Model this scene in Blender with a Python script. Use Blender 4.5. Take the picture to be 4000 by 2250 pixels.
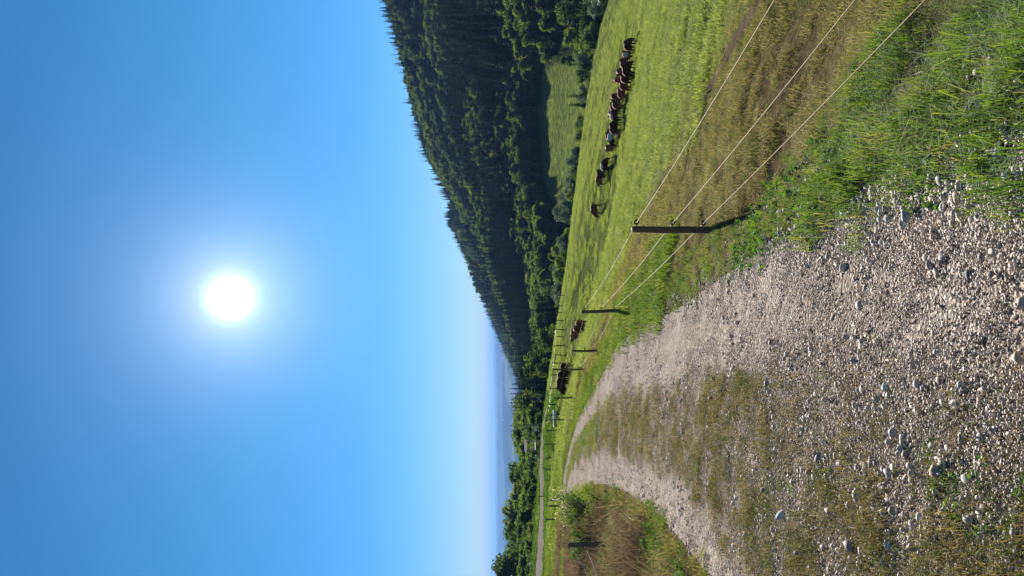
import bpy, math, random
import numpy as np
from mathutils import Matrix, Vector, Euler

random.seed(7)
RNG = np.random.default_rng(11)
for o in list(bpy.data.objects):
    bpy.data.objects.remove(o)
SC = bpy.context.scene
COL = SC.collection
R = math.radians

# ------------------------------------------------------------------ camera
FPX, CAM_Z = 2950.0, 1.6
PITCH, ROLL = math.atan(75 / FPX), R(0.6)
_f = Vector((0, math.cos(PITCH), -math.sin(PITCH)))
_d = Vector((0, -math.sin(PITCH), -math.cos(PITCH)))
_r = Vector((1, 0, 0))
_dx = _d * math.cos(ROLL) - _r * math.sin(ROLL)      # picture right = world down (phone held upright, file lies sideways)
_ry = _r * math.cos(ROLL) + _d * math.sin(ROLL)      # picture top = world right
cam_data = bpy.data.cameras.new('camera')
cam = bpy.data.objects.new('camera', cam_data)
COL.objects.link(cam)
M = Matrix.Identity(4)
for i in range(3):
    M[i][0], M[i][1], M[i][2] = _dx[i], _ry[i], -_f[i]
M[2][3] = CAM_Z
cam.matrix_world = M
cam_data.sensor_fit = 'HORIZONTAL'
cam_data.sensor_width = 36.0
cam_data.lens = 36.0 * FPX / 4000.0
cam_data.clip_start = 0.05
cam_data.clip_end = 150000.0
SC.camera = cam

# ------------------------------------------------------------------ sky, sun, exposure
SUN_EL, SUN_AZ = R(19.0), R(-0.5)
SUN_DIR = (math.sin(SUN_AZ) * math.cos(SUN_EL), math.cos(SUN_AZ) * math.cos(SUN_EL), math.sin(SUN_EL))
SKY_STRENGTH, SUN_STRENGTH, EXPOSURE = 0.05, 5.0, 1.45
world = bpy.data.worlds.new('World')
SC.world = world
world.use_nodes = True
wn, wl = world.node_tree.nodes, world.node_tree.links
wn.clear()
w_out = wn.new('ShaderNodeOutputWorld')
w_bg = wn.new('ShaderNodeBackground')
w_bg.inputs['Strength'].default_value = SKY_STRENGTH
sky = wn.new('ShaderNodeTexSky')
sky.sky_type = 'NISHITA'
sky.sun_disc = False
sky.sun_elevation = SUN_EL
sky.sun_rotation = SUN_AZ
sky.altitude = 700
sky.air_density = 1.0
sky.dust_density = 0.0
sky.ozone_density = 4.0
w_tc = wn.new('ShaderNodeTexCoord')


def wmath(op, a, b=None, c=None):
    n = wn.new('ShaderNodeMath')
    n.operation = op
    for i, v in enumerate((a, b, c)):
        if v is None:
            continue
        if isinstance(v, (int, float)):
            n.inputs[i].default_value = v
        else:
            wl.new(v, n.inputs[i])
    return n.outputs[0]


w_dot = wn.new('ShaderNodeVectorMath')
w_dot.operation = 'DOT_PRODUCT'
wl.new(w_tc.outputs['Generated'], w_dot.inputs[0])
w_dot.inputs[1].default_value = SUN_DIR
w_ang = wmath('ARCCOSINE', wmath('MINIMUM', w_dot.outputs['Value'], 0.999999))
# the sun itself with the bright air close round it
w_core = wmath('MULTIPLY', wmath('EXPONENT', wmath('MULTIPLY', wmath('POWER', wmath('DIVIDE', w_ang, R(1.2)), 2.0), -1.0)), 14.0)
w_halo = wmath('MULTIPLY', wmath('EXPONENT', wmath('DIVIDE', w_ang, R(-2.7))), 7.5)
w_wide = wmath('MULTIPLY', wmath('EXPONENT', wmath('DIVIDE', w_ang, R(-9.0))), 0.9)
w_sum = wmath('ADD', wmath('ADD', w_core, w_halo), w_wide)
w_mul = wn.new('ShaderNodeVectorMath')
w_mul.operation = 'SCALE'
w_mul.inputs[0].default_value = (0.92, 0.93, 1.0)
wl.new(w_sum, w_mul.inputs['Scale'])
w_hs = wn.new('ShaderNodeVectorMath')
w_hs.operation = 'MULTIPLY'
w_sep = wn.new('ShaderNodeSeparateXYZ')
wl.new(w_tc.outputs['Generated'], w_sep.inputs[0])
w_el = wn.new('ShaderNodeValToRGB')                            # clear mountain air: paler toward the horizon, deep blue above
w_el.color_ramp.elements[0].position, w_el.color_ramp.elements[0].color = 0.0, (0.54, 0.62, 0.76, 1)
w_el.color_ramp.elements[1].position, w_el.color_ramp.elements[1].color = 0.30, (0.25, 0.72, 0.86, 1)
_e = w_el.color_ramp.elements.new(0.06)
_e.color = (0.41, 0.58, 0.77, 1)
_e = w_el.color_ramp.elements.new(0.16)
_e.color = (0.26, 0.62, 0.86, 1)
wl.new(w_sep.outputs['Z'], w_el.inputs['Fac'])
wl.new(w_el.outputs['Color'], w_hs.inputs[1])
wl.new(sky.outputs['Color'], w_hs.inputs[0])
w_add = wn.new('ShaderNodeVectorMath')
w_add.operation = 'ADD'
wl.new(w_hs.outputs['Vector'], w_add.inputs[0])
wl.new(w_mul.outputs['Vector'], w_add.inputs[1])
wl.new(w_add.outputs['Vector'], w_bg.inputs['Color'])
wl.new(w_bg.outputs['Background'], w_out.inputs['Surface'])

sun_data = bpy.data.lights.new('sun', 'SUN')
sun_data.energy = SUN_STRENGTH
sun_data.angle = R(0.53)
sun_data.color = (1.0, 0.93, 0.82)
sun = bpy.data.objects.new('sun', sun_data)
sun.rotation_euler = Vector(SUN_DIR).to_track_quat('Z', 'Y').to_euler()
sun.location = (0, -20, 60)
COL.objects.link(sun)

SC.view_settings.view_transform = 'Standard'
SC.view_settings.look = 'None'
SC.view_settings.exposure = EXPOSURE
SC.view_settings.gamma = 1.0
SC.view_settings.use_curve_mapping = False
SC.render.engine = 'CYCLES'
SC.cycles.use_denoising = True
try:
    SC.cycles.denoiser = 'OPENIMAGEDENOISE'
    SC.cycles.denoising_prefilter = 'ACCURATE'
except Exception:
    pass
SC.cycles.adaptive_threshold = 0.02
SC.cycles.max_bounces = 5
SC.cycles.diffuse_bounces = 2
SC.cycles.transmission_bounces = 4
SC.cycles.transparent_max_bounces = 8
SC.cycles.volume_bounces = 0
SC.cycles.sample_clamp_indirect = 6.0


# ------------------------------------------------------------------ helpers
def tag(o, label=None, cat=None, group=None, kind=None):
    if label:
        o['label'] = label
    if cat:
        o['category'] = cat
    if group:
        o['group'] = group
    if kind:
        o['kind'] = kind
    return o


def mesh_from(name, V, Fc, mats=(), smooth=False, attrs=None, mat_idx=None):
    me = bpy.data.meshes.new(name)
    me.from_pydata([tuple(v) for v in np.asarray(V, float)], [], [tuple(int(i) for i in f) for f in Fc])
    for m in (mats if isinstance(mats, (list, tuple)) else (mats,)):
        me.materials.append(m)
    if attrs:
        for k, v in attrs.items():
            v = np.asarray(v, np.float32)
            if v.ndim == 2 and v.shape[1] == 4:
                a = me.attributes.new(k, 'FLOAT_COLOR', 'POINT')
                a.data.foreach_set('color', v.ravel())
            else:
                a = me.attributes.new(k, 'FLOAT', 'POINT')
                a.data.foreach_set('value', v.ravel())
    if mat_idx is not None:
        me.polygons.foreach_set('material_index', np.asarray(mat_idx, np.int32))
    if smooth:
        me.polygons.foreach_set('use_smooth', np.ones(len(me.polygons), bool))
    me.update()
    return me


def link(name, me, parent=None, loc=None, rot=None, scale=None):
    o = bpy.data.objects.new(name, me)
    COL.objects.link(o)
    if parent is not None:
        o.parent = parent
    if loc is not None:
        o.location = loc
    if rot is not None:
        o.rotation_euler = rot
    if scale is not None:
        o.scale = (scale,) * 3 if isinstance(scale, (int, float)) else scale
    return o


class MB:
    """collects boxes, tubes and sheets into one mesh"""
    def __init__(s):
        s.V, s.F = [], []

    def add(s, V, Fc):
        b = len(s.V)
        s.V += [tuple(v) for v in V]
        s.F += [tuple(b + i for i in f) for f in Fc]
        return s

    def tube(s, pts, rad, n=8, cap=True):
        pts = [Vector(p) for p in pts]
        if isinstance(rad, (int, float)):
            rad = [rad] * len(pts)
        b = len(s.V)
        for i, p in enumerate(pts):
            t = (pts[min(i + 1, len(pts) - 1)] - pts[max(i - 1, 0)]).normalized()
            a = t.orthogonal().normalized() if abs(t.z) < 0.9 else Vector((1, 0, 0))
            a = (a - t * a.dot(t)).normalized()
            c = t.cross(a)
            for k in range(n):
                w = 2 * math.pi * k / n
                s.V.append(tuple(p + (a * math.cos(w) + c * math.sin(w)) * rad[i]))
        for i in range(len(pts) - 1):
            for k in range(n):
                k2 = (k + 1) % n
                s.F.append((b + i * n + k, b + i * n + k2, b + (i + 1) * n + k2, b + (i + 1) * n + k))
        if cap:
            s.F.append(tuple(b + k for k in range(n))[::-1])
            s.F.append(tuple(b + (len(pts) - 1) * n + k for k in range(n)))
        return s

    def box(s, c, size, mat=None):
        x, y, z = [v / 2 for v in size]
        V = [Vector((sx * x, sy * y, sz * z)) for sz in (-1, 1) for sy in (-1, 1) for sx in (-1, 1)]
        if mat is not None:
            V = [mat @ v for v in V]
        V = [v + Vector(c) for v in V]
        return s.add(V, [(0, 2, 3, 1), (4, 5, 7, 6), (0, 1, 5, 4), (2, 6, 7, 3), (0, 4, 6, 2), (1, 3, 7, 5)])

    def build(s, name, mat, parent=None, smooth=False):
        return link(name, mesh_from(name, s.V, s.F, mat, smooth), parent)


def hash2(ix, iy, seed):
    h = (ix.astype(np.int64) * 374761393 + iy.astype(np.int64) * 668265263 + seed * 974711) & 0xffffffff
    h = ((h ^ (h >> 13)) * 1274126177) & 0xffffffff
    return ((h ^ (h >> 16)) & 0xffff) / 65535.0


def vnoise(X, Y, seed=0):
    X, Y = np.asarray(X, float), np.asarray(Y, float)
    ix, iy = np.floor(X), np.floor(Y)
    fx, fy = X - ix, Y - iy
    fx, fy = fx * fx * (3 - 2 * fx), fy * fy * (3 - 2 * fy)
    a, b = hash2(ix, iy, seed), hash2(ix + 1, iy, seed)
    c, d = hash2(ix, iy + 1, seed), hash2(ix + 1, iy + 1, seed)
    return (a + (b - a) * fx) * (1 - fy) + (c + (d - c) * fx) * fy


def fbm(X, Y, seed=0, octv=4):
    s, a, t = 0, 1.0, 0
    X, Y = np.asarray(X, float), np.asarray(Y, float)
    X, Y = X + 0.7 * vnoise(X * 1.3 + 9, Y * 1.3, seed + 91), Y + 0.7 * vnoise(X * 1.3, Y * 1.3 + 5, seed + 92)
    for i in range(octv):
        ca, sa = math.cos(0.6 + i * 1.1), math.sin(0.6 + i * 1.1)
        s = s + a * vnoise((X * ca - Y * sa) * 2 ** i, (X * sa + Y * ca) * 2 ** i, seed + i * 17)
        t += a
        a *= 0.5
    return s / t


def sstep(a, b, x):
    t = np.clip((np.asarray(x, float) - a) / (b - a), 0, 1)
    return t * t * (3 - 2 * t)


# ------------------------------------------------------------------ terrain (surveyed spot heights, metres, camera foot at 0,0)
SPOTS = np.array([(0.76, 10.30, -1.45), (-0.65, 20.50, -1.92), (-2.61, 31.00, -2.71), (-4.42, 40.50, -3.27), (-6.73, 46.00, -3.36), (-8.70, 50.00, -3.25),
    (-12.84, 62.00, -3.76), (-16.23, 72.00, -4.27), (-18.11, 76.00, -4.48), (-6.83, 20.00, -1.38), (-12.93, 46.00, -2.81), (-15.91, 55.00, -3.18),
    (-18.42, 60.00, -3.44), (9.43, 92.00, -11.79), (25.88, 80.00, -13.79), (22.87, 79.00, -13.30), (20.43, 80.00, -13.24), (18.88, 84.00, -13.03),
    (15.89, 88.00, -13.03), (13.49, 92.00, -12.40), (-4.08, 84.00, -8.81), (-8.63, 80.00, -6.73), (-10.00, 78.00, -6.56), (-18.00, 92.00, -4.64),
    (-22.68, 92.00, -4.59), (-27.37, 92.00, -4.54), (-31.43, 92.00, -4.50), (-22.10, 104.00, -4.80), (-30.92, 104.00, -4.64), (-42.01, 110.00, -3.56),
    (14.55, 45.00, -7.79), (9.70, 30.00, -5.20), (6.47, 20.00, -3.46), (9.81, 45.00, -6.99), (6.53, 30.00, -4.66), (4.35, 20.00, -3.11),
    (4.61, 45.00, -5.80), (3.07, 30.00, -3.86), (2.04, 20.00, -2.58), (-1.97, 45.00, -4.74), (-2.62, 60.00, -6.43), (-6.68, 60.00, -5.10),
    (76.28, 200.00, -30.43), (63.69, 205.00, -27.01), (54.63, 205.00, -25.24), (44.53, 205.00, -23.81), (34.43, 205.00, -22.37), (29.42, 205.00, -21.62),
    (17.16, 200.00, -19.50), (2.43, 180.00, -15.79), (-9.61, 160.00, -12.42), (-10.43, 150.00, -10.92), (-14.70, 135.00, -8.83), (-18.35, 125.00, -6.95),
    (-19.56, 112.00, -6.03), (1.60, 4.19, -1.00), (2.20, 2.00, -0.85), (3.50, 4.00, -1.50), (6.00, 10.00, -2.60), (0.00, 0.00, 0.00),
    (0.00, 3.00, -0.28), (0.00, 6.00, -0.62), (-2.40, 0.00, 0.00), (-2.40, 3.00, -0.25), (-2.40, 6.00, -0.58), (-5.00, 0.00, 0.25),
    (-5.00, 6.00, -0.20), (-4.50, 3.00, 0.10), (0.00, -10.00, 1.00), (12.00, 0.00, -3.00), (-12.00, 0.00, 1.20), (12.00, -20.00, -1.00),
    (-12.00, -20.00, 3.00), (-40.00, 20.00, 3.00), (-60.00, 60.00, 1.00), (40.00, 10.00, -9.00), (60.00, 60.00, -19.00), (0.00, -60.00, 7.00),
    (-50.00, -50.00, 12.00), (50.00, -50.00, -4.00), (100.00, 120.00, -36.00), (100.00, 200.00, -42.00), (-60.00, 110.00, -2.00), (-80.00, 150.00, -4.00)], float)
_S = 10.0
_A = SPOTS[:, :2] / _S
_n = len(SPOTS)


def _k(r2):
    return np.where(r2 > 1e-12, 0.5 * r2 * np.log(np.maximum(r2, 1e-12)), 0)


_L = np.zeros((_n + 3, _n + 3))
_L[:_n, :_n] = _k(((_A[:, None] - _A[None]) ** 2).sum(-1)) + np.eye(_n) * 0.05
_L[:_n, _n] = 1
_L[:_n, _n + 1:] = _A
_L[_n, :_n] = 1
_L[_n + 1:, :_n] = _A.T
_W = np.linalg.solve(_L, np.concatenate([SPOTS[:, 2], [0, 0, 0]]))


def tps(X, Y):
    q = np.stack([np.ravel(X), np.ravel(Y)], -1).astype(float) / _S
    out = np.empty(len(q))
    for i in range(0, len(q), 20000):
        Q = q[i:i + 20000]
        out[i:i + 20000] = _k(((Q[:, None] - _A[None]) ** 2).sum(-1)) @ _W[:_n] + _W[_n] + Q @ _W[_n + 1:]
    return np.clip(out, -60, 25).reshape(np.shape(X))


# cart track edges (metres)
REDGE = np.array([(-12, .55), (-6, .55), (0, .55), (2.9, .53), (3.93, .47), (4.8, .36), (6.25, .22), (8, .1), (10.9, -.14), (13, -.45), (15.2, -.78), (19.4, -1.55),
                  (25, -2.65), (30, -3.85), (36, -5.4), (43.5, -7.4), (48, -9.6), (52, -12.6), (56, -16.5), (58.5, -22)])
AZ = [-25, -10, -6, -3, 0, 5, 10, 15, 21, 30]
EDGE = [118, 116, 135, 162, 185, 200, 205, 209, 214, 222]
Z1 = [-10, -12, -20, -24, -26, -29, -31, -33, -36, -37]
Z2 = [-20, -24, -28, -30, -31, -31, -31.5, -31, -28, -28]
Z3 = [-32, -32, -32, -31, -29, -27, -27, -24, -8, -6]
# skyline of the wooded hill: azimuth, distance, ground height of the ridge
_sk = [(1464, 0, 850), (1475, 47, 855), (1530, 248, 900), (1561, 373, 930), (1584, 466, 960), (1631, 606, 1000), (1682, 707, 1050), (1724, 784, 1100),
       (1727, 870, 1420), (1755, 916, 1480), (1809, 1025, 1600), (1848, 1118, 1720), (1879, 1196, 1850), (1918, 1273, 1980), (1941, 1320, 2050),
       (1965, 1382, 2120), (1988, 1429, 2180), (2018, 1491, 2200)]
RAZ, RR, RZ = [-25, -11], [1900, 1900], [-120, -120]
for _x, _y, _d0 in _sk[::-1]:
    v = _dx * ((_x - 2000) / FPX) + _ry * ((1125 - _y) / FPX) + _f
    RAZ.append(math.degrees(math.atan2(v.x, v.y)))
    RR.append(_d0)
    RZ.append(v.z / math.hypot(v.x, v.y) * _d0 + CAM_Z - 19)
RAZ += [27, 35]
RR += [820, 800]
RZ += [150, 160]
_az_s = np.linspace(-180, 180, 1441)
_e_s = np.interp(_az_s, AZ, EDGE)
_ze_s = tps(np.sin(np.radians(_az_s)) * _e_s, np.cos(np.radians(_az_s)) * _e_s)


def H(X, Y):
    X, Y = np.asarray(X, float), np.asarray(Y, float)
    r = np.hypot(X, Y)
    az = np.degrees(np.arctan2(X, Y))
    e = np.interp(az, AZ, EDGE)
    zn = tps(X, Y) if np.ndim(X) else float(tps(np.array([X]), np.array([Y]))[0])
    ze = np.interp(az, _az_s, _ze_s)
    z1, z2, z3 = np.interp(az, AZ, Z1), np.interp(az, AZ, Z2), np.interp(az, AZ, Z3)
    rr, rz = np.interp(az, RAZ, RR), np.interp(az, RAZ, RZ)
    t1 = sstep(0, 1, (r - e) / 45.0) * 0.5 + np.clip((r - e) / 45.0, 0, 1) * 0.5
    z = ze + (z1 - ze) * t1
    z = np.where(r > e + 45, z1 + (z2 - z1) * np.clip((r - e - 45) / (300 - e - 45), 0, 1), z)
    z = np.where(r > 300, z2 + (z3 - z2) * np.clip((r - 300) / 100, 0, 1), z)
    t = np.clip((r - 400) / (rr - 400), 0, 1)
    z = np.where(r > 400, z3 + (rz - z3) * t, z)
    und = (fbm(X / 170 + 3.3, Y / 170, 5, 3) - 0.5) * 52 * np.sin(np.pi * np.clip((r - 330) / (rr - 330), 0, 1))
    z = z + np.where((r > 330) & (r < rr), und, 0)
    pl = -225 + (fbm(X / 2500, Y / 2500, 9, 3) - 0.5) * 30
    tb = sstep(0, 1, (r - rr) / 1500)
    z = np.where(r > rr, rz + (pl - rz) * tb, z)
    # farther wooded spur and the pale ranges on the horizon
    azw = np.exp(-((az + 9.5) / 5.0) ** 2)
    z = z + 125 * azw * np.exp(-((r - 3600) / 700.0) ** 2) * (0.8 + 0.4 * vnoise(az / 1.5, 0 * az, 3))
    for rc, wd, ht, sd, sc in ((12500, 1600, 95, 21, 2.6), (19000, 2500, 175, 22, 3.5), (30000, 4500, 232, 23, 5.0)):
        z = z + ht * (0.72 + 0.42 * fbm(az / sc + sd, 0 * az + 0.5, sd, 3)) * np.exp(-((r - rc) / wd) ** 2)
    zn = zn - 0.27 * sstep(0.25, 1.0, X - np.interp(Y, REDGE[:, 0], REDGE[:, 1])) * (1 - sstep(7, 10.3, Y)) * sstep(-8, -4, Y)      # bank below the track beside the camera
    return np.where(r <= e, zn, z)


def Hs(x, y):
    return float(H(np.array([x]), np.array([y]))[0])




def lane_profile(pts, n):
    p = np.array(pts, float)
    s = np.concatenate([[0], np.cumsum(np.hypot(*np.diff(p, axis=0).T))])
    q = np.linspace(0, s[-1], n)
    for _ in range(1):
        x, y = np.interp(q, s, p[:, 0]), np.interp(q, s, p[:, 1])
    kx = np.array([1, 2, 3, 2, 1]) / 9.0
    for _ in range(3):
        x[2:-2] = np.convolve(x, kx, 'valid')
        y[2:-2] = np.convolve(y, kx, 'valid')
    return np.stack([x, y], -1)


ROAD_C = lane_profile([(-1.25, -12), (-1.25, -6), (-1.2, 0), (-1.18, 4), (-1.3, 7), (-1.65, 10), (-2.1, 13), (-2.75, 17), (-3.55, 21), (-4.6, 25), (-6.1, 30), (-8.1, 36.5),
                       (-10.6, 43), (-13.6, 48.3), (-17.5, 52), (-23, 54.5), (-32, 56)], 260)
_s = np.concatenate([[0], np.cumsum(np.hypot(*np.diff(ROAD_C, axis=0).T))])
ROAD_T = np.gradient(ROAD_C, axis=0)
ROAD_T /= np.linalg.norm(ROAD_T, axis=1)[:, None]
ROAD_N = np.stack([ROAD_T[:, 1], -ROAD_T[:, 0]], -1)        # to the right
ROAD_HW = np.interp(ROAD_C[:, 1], [0, 6, 12, 20, 40], [1.72, 1.6, 1.6, 1.85, 1.8])


def road_coord(X, Y):
    """signed distance from the middle of the cart track (right positive), half width there"""
    X, Y = np.ravel(X), np.ravel(Y)
    lat, hw = np.empty(len(X)), np.empty(len(X))
    for i in range(0, len(X), 8000):
        dx = X[i:i + 8000, None] - ROAD_C[None, :, 0]
        dy = Y[i:i + 8000, None] - ROAD_C[None, :, 1]
        j = np.argmin(dx * dx + dy * dy, 1)
        a = np.arange(len(j))
        lat[i:i + 8000] = dx[a, j] * ROAD_N[j, 0] + dy[a, j] * ROAD_N[j, 1]
        far = np.hypot(dx[a, j], dy[a, j])
        lat[i:i + 8000] = np.sign(lat[i:i + 8000]) * far
        hw[i:i + 8000] = ROAD_HW[j]
    return lat, hw


def poly_dist(X, Y, pts):
    P = lane_profile(pts, 120)
    X, Y = np.ravel(X), np.ravel(Y)
    out = np.empty(len(X))
    for i in range(0, len(X), 20000):
        out[i:i + 20000] = np.sqrt(((X[i:i + 20000, None] - P[None, :, 0]) ** 2 + (Y[i:i + 20000, None] - P[None, :, 1]) ** 2).min(1))
    return out


TRAIL_A = [(4.3, 6.0), (4.1, 8.5), (3.95, 10.6), (3.73, 11.9), (3.43, 14.6), (2.5, 17.6), (1.43, 19.6), (0.3, 22.0), (-1.21, 27.5), (-2.85, 36.0), (-4.4, 41.5), (-6.2, 47)]
TRAIL_B = [(8.0, 12), (6.18, 16.4), (5.71, 17.2), (4.93, 18.5), (4.41, 19.8), (3.98, 21.4), (3.43, 22.8), (2.42, 25), (1.56, 28.5), (0.4, 34), (-1.5, 44)]


# ------------------------------------------------------------------ materials
def mat(name):
    m = bpy.data.materials.new(name)
    m.use_nodes = True
    m.node_tree.nodes.clear()
    return m, m.node_tree.nodes, m.node_tree.links


def nd(N, t, **kw):
    n = N.new('ShaderNode' + t)
    for k, v in kw.items():
        setattr(n, k, v)
    return n


def ramp(N, stops, interp='LINEAR'):
    n = N.new('ShaderNodeValToRGB')
    n.color_ramp.interpolation = interp
    e = n.color_ramp.elements
    while len(e) > 1:
        e.remove(e[-1])
    for i, (p, c) in enumerate(stops):
        x = e[0] if i == 0 else e.new(p)
        x.position = p
        x.color = (c[0], c[1], c[2], 1)
    return n


def noise_tex(N, L, scale, detail=4, rough=0.6, coord=None):
    n = nd(N, 'TexNoise')
    n.inputs['Scale'].default_value = scale
    n.inputs['Detail'].default_value = detail
    n.inputs['Roughness'].default_value = rough
    if coord is not None:
        L.new(coord, n.inputs['Vector'])
    return n


def mixc(N, L, fac, a, b, blend='MIX'):
    n = nd(N, 'Mix', data_type='RGBA', blend_type=blend)
    for sock, v in ((n.inputs[0], fac), (n.inputs[6], a), (n.inputs[7], b)):
        if isinstance(v, (int, float)):
            sock.default_value = v
        elif isinstance(v, tuple):
            sock.default_value = (*v[:3], 1)
        else:
            L.new(v, sock)
    return n.outputs[2]


def plant_mat(name, stops, transl=0.45, gloss=0.06, rough=0.45, tcol=(1.0, 1.05, 0.55), obj_amt=0.5):
    """leaf or blade: diffuse + light coming through; colour from a per-leaf random number and a per-plant random number"""
    m, N, L = mat(name)
    out = nd(N, 'OutputMaterial')
    at = nd(N, 'Attribute', attribute_name='rnd')
    oi = nd(N, 'ObjectInfo')
    mx = nd(N, 'Math', operation='MULTIPLY_ADD')
    L.new(oi.outputs['Random'], mx.inputs[0])
    mx.inputs[1].default_value = obj_amt
    m2 = nd(N, 'Math', operation='MULTIPLY')
    L.new(at.outputs['Fac'], m2.inputs[0])
    m2.inputs[1].default_value = 1 - obj_amt
    L.new(m2.outputs[0], mx.inputs[2])
    rp = ramp(N, stops)
    L.new(mx.outputs[0], rp.inputs['Fac'])
    df = nd(N, 'BsdfDiffuse')
    L.new(rp.outputs['Color'], df.inputs['Color'])
    tr = nd(N, 'BsdfTranslucent')
    L.new(mixc(N, L, 1.0, rp.outputs['Color'], tcol, 'MULTIPLY'), tr.inputs['Color'])
    s1 = nd(N, 'MixShader')
    s1.inputs[0].default_value = transl
    L.new(df.outputs[0], s1.inputs[1])
    L.new(tr.outputs[0], s1.inputs[2])
    gl = nd(N, 'BsdfGlossy')
    gl.inputs['Roughness'].default_value = rough + 0.2
    gl.inputs['Color'].default_value = (0.9, 0.95, 1.0, 1)
    s2 = nd(N, 'MixShader')
    s2.inputs[0].default_value = gloss
    L.new(s1.outputs[0], s2.inputs[1])
    L.new(gl.outputs[0], s2.inputs[2])
    L.new(s2.outputs[0], out.inputs['Surface'])
    return m


def simple_mat(name, c1, c2, scale=8, rough=0.8, bump=0.2, stretch=None, spec=0.3, obj_var=0.0):
    m, N, L = mat(name)
    out = nd(N, 'OutputMaterial')
    b = nd(N, 'BsdfPrincipled')
    tc = nd(N, 'TexCoord')
    mp = nd(N, 'Mapping')
    L.new(tc.outputs['Object'], mp.inputs['Vector'])
    if stretch:
        mp.inputs['Scale'].default_value = stretch
    n = noise_tex(N, L, scale, 5, 0.65, mp.outputs['Vector'])
    rp = ramp(N, [(0.3, c1), (0.7, c2)])
    L.new(n.outputs['Fac'], rp.inputs['Fac'])
    col = rp.outputs['Color']
    if obj_var:
        oi = nd(N, 'ObjectInfo')
        hs = nd(N, 'HueSaturation')
        mr = nd(N, 'MapRange')
        L.new(oi.outputs['Random'], mr.inputs[0])
        mr.inputs[3].default_value = 1 - obj_var
        mr.inputs[4].default_value = 1 + obj_var
        L.new(mr.outputs[0], hs.inputs['Value'])
        L.new(col, hs.inputs['Color'])
        col = hs.outputs['Color']
    L.new(col, b.inputs['Base Color'])
    b.inputs['Roughness'].default_value = rough
    b.inputs['Specular IOR Level'].default_value = spec
    bp = nd(N, 'Bump')
    bp.inputs['Strength'].default_value = bump
    bp.inputs['Distance'].default_value = 0.02
    L.new(n.outputs['Fac'], bp.inputs['Height'])
    L.new(bp.outputs[0], b.inputs['Normal'])
    L.new(b.outputs[0], out.inputs['Surface'])
    return m


def ground_mat():
    m, N, L = mat('ground')
    out = nd(N, 'OutputMaterial')
    b = nd(N, 'BsdfPrincipled')
    b.inputs['Roughness'].default_value = 0.95
    b.inputs['Specular IOR Level'].default_value = 0.0
    geo = nd(N, 'NewGeometry')
    zone = nd(N, 'Attribute', attribute_name='zone')
    sep = nd(N, 'SeparateColor')
    L.new(zone.outputs['Color'], sep.inputs[0])
    P = geo.outputs['Position']
    n1 = noise_tex(N, L, 0.35, 6, 0.65, P)
    n2 = noise_tex(N, L, 6.0, 5, 0.7, P)
    turf = ramp(N, [(0.3, (0.06, 0.07, 0.025)), (0.5, (0.10, 0.13, 0.04)), (0.7, (0.17, 0.17, 0.065))])
    L.new(n1.outputs['Fac'], turf.inputs['Fac'])
    tuft = ramp(N, [(0.35, (0.5, 0.5, 0.45)), (0.65, (1.15, 1.15, 1.1))])
    L.new(n2.outputs['Fac'], tuft.inputs['Fac'])
    past = mixc(N, L, 0.8, turf.outputs['Color'], tuft.outputs['Color'], 'MULTIPLY')
    verge = ramp(N, [(0.3, (0.05, 0.045, 0.02)), (0.55, (0.11, 0.09, 0.045)), (0.75, (0.17, 0.13, 0.075))])
    L.new(n2.outputs['Fac'], verge.inputs['Fac'])
    c = mixc(N, L, sep.outputs['Red'], verge.outputs['Color'], past)
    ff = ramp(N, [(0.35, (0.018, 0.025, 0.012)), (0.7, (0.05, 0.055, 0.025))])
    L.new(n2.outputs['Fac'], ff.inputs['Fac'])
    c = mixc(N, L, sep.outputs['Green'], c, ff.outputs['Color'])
    vo = nd(N, 'TexVoronoi')
    vo.inputs['Scale'].default_value = 0.0022
    mp = nd(N, 'Mapping')
    mp.inputs['Scale'].default_value = (1.0, 0.35, 1.0)
    L.new(P, mp.inputs['Vector'])
    wv = noise_tex(N, L, 0.002, 4, 0.6, P)
    L.new(mixc(N, L, 0.25, mp.outputs['Vector'], wv.outputs['Color'], 'ADD'), vo.inputs['Vector'])
    L.new(mp.outputs['Vector'], vo.inputs['Vector'])
    sc = nd(N, 'SeparateColor')
    L.new(vo.outputs['Color'], sc.inputs[0])
    fields = ramp(N, [(0.0, (0.015, 0.025, 0.018)), (0.55, (0.02, 0.035, 0.02)), (0.62, (0.05, 0.08, 0.03)), (0.78, (0.08, 0.1, 0.045)), (0.92, (0.15, 0.13, 0.08)), (1.0, (0.04, 0.06, 0.03))], 'CONSTANT')
    L.new(sc.outputs['Red'], fields.inputs['Fac'])
    c = mixc(N, L, sep.outputs['Blue'], c, fields.outputs['Color'])
    L.new(c, b.inputs['Base Color'])
    bp = nd(N, 'Bump')
    bp.inputs['Strength'].default_value = 0.6
    bp.inputs['Distance'].default_value = 0.06
    L.new(n2.outputs['Fac'], bp.inputs['Height'])
    L.new(bp.outputs[0], b.inputs['Normal'])
    L.new(b.outputs[0], out.inputs['Surface'])
    return m


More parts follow.
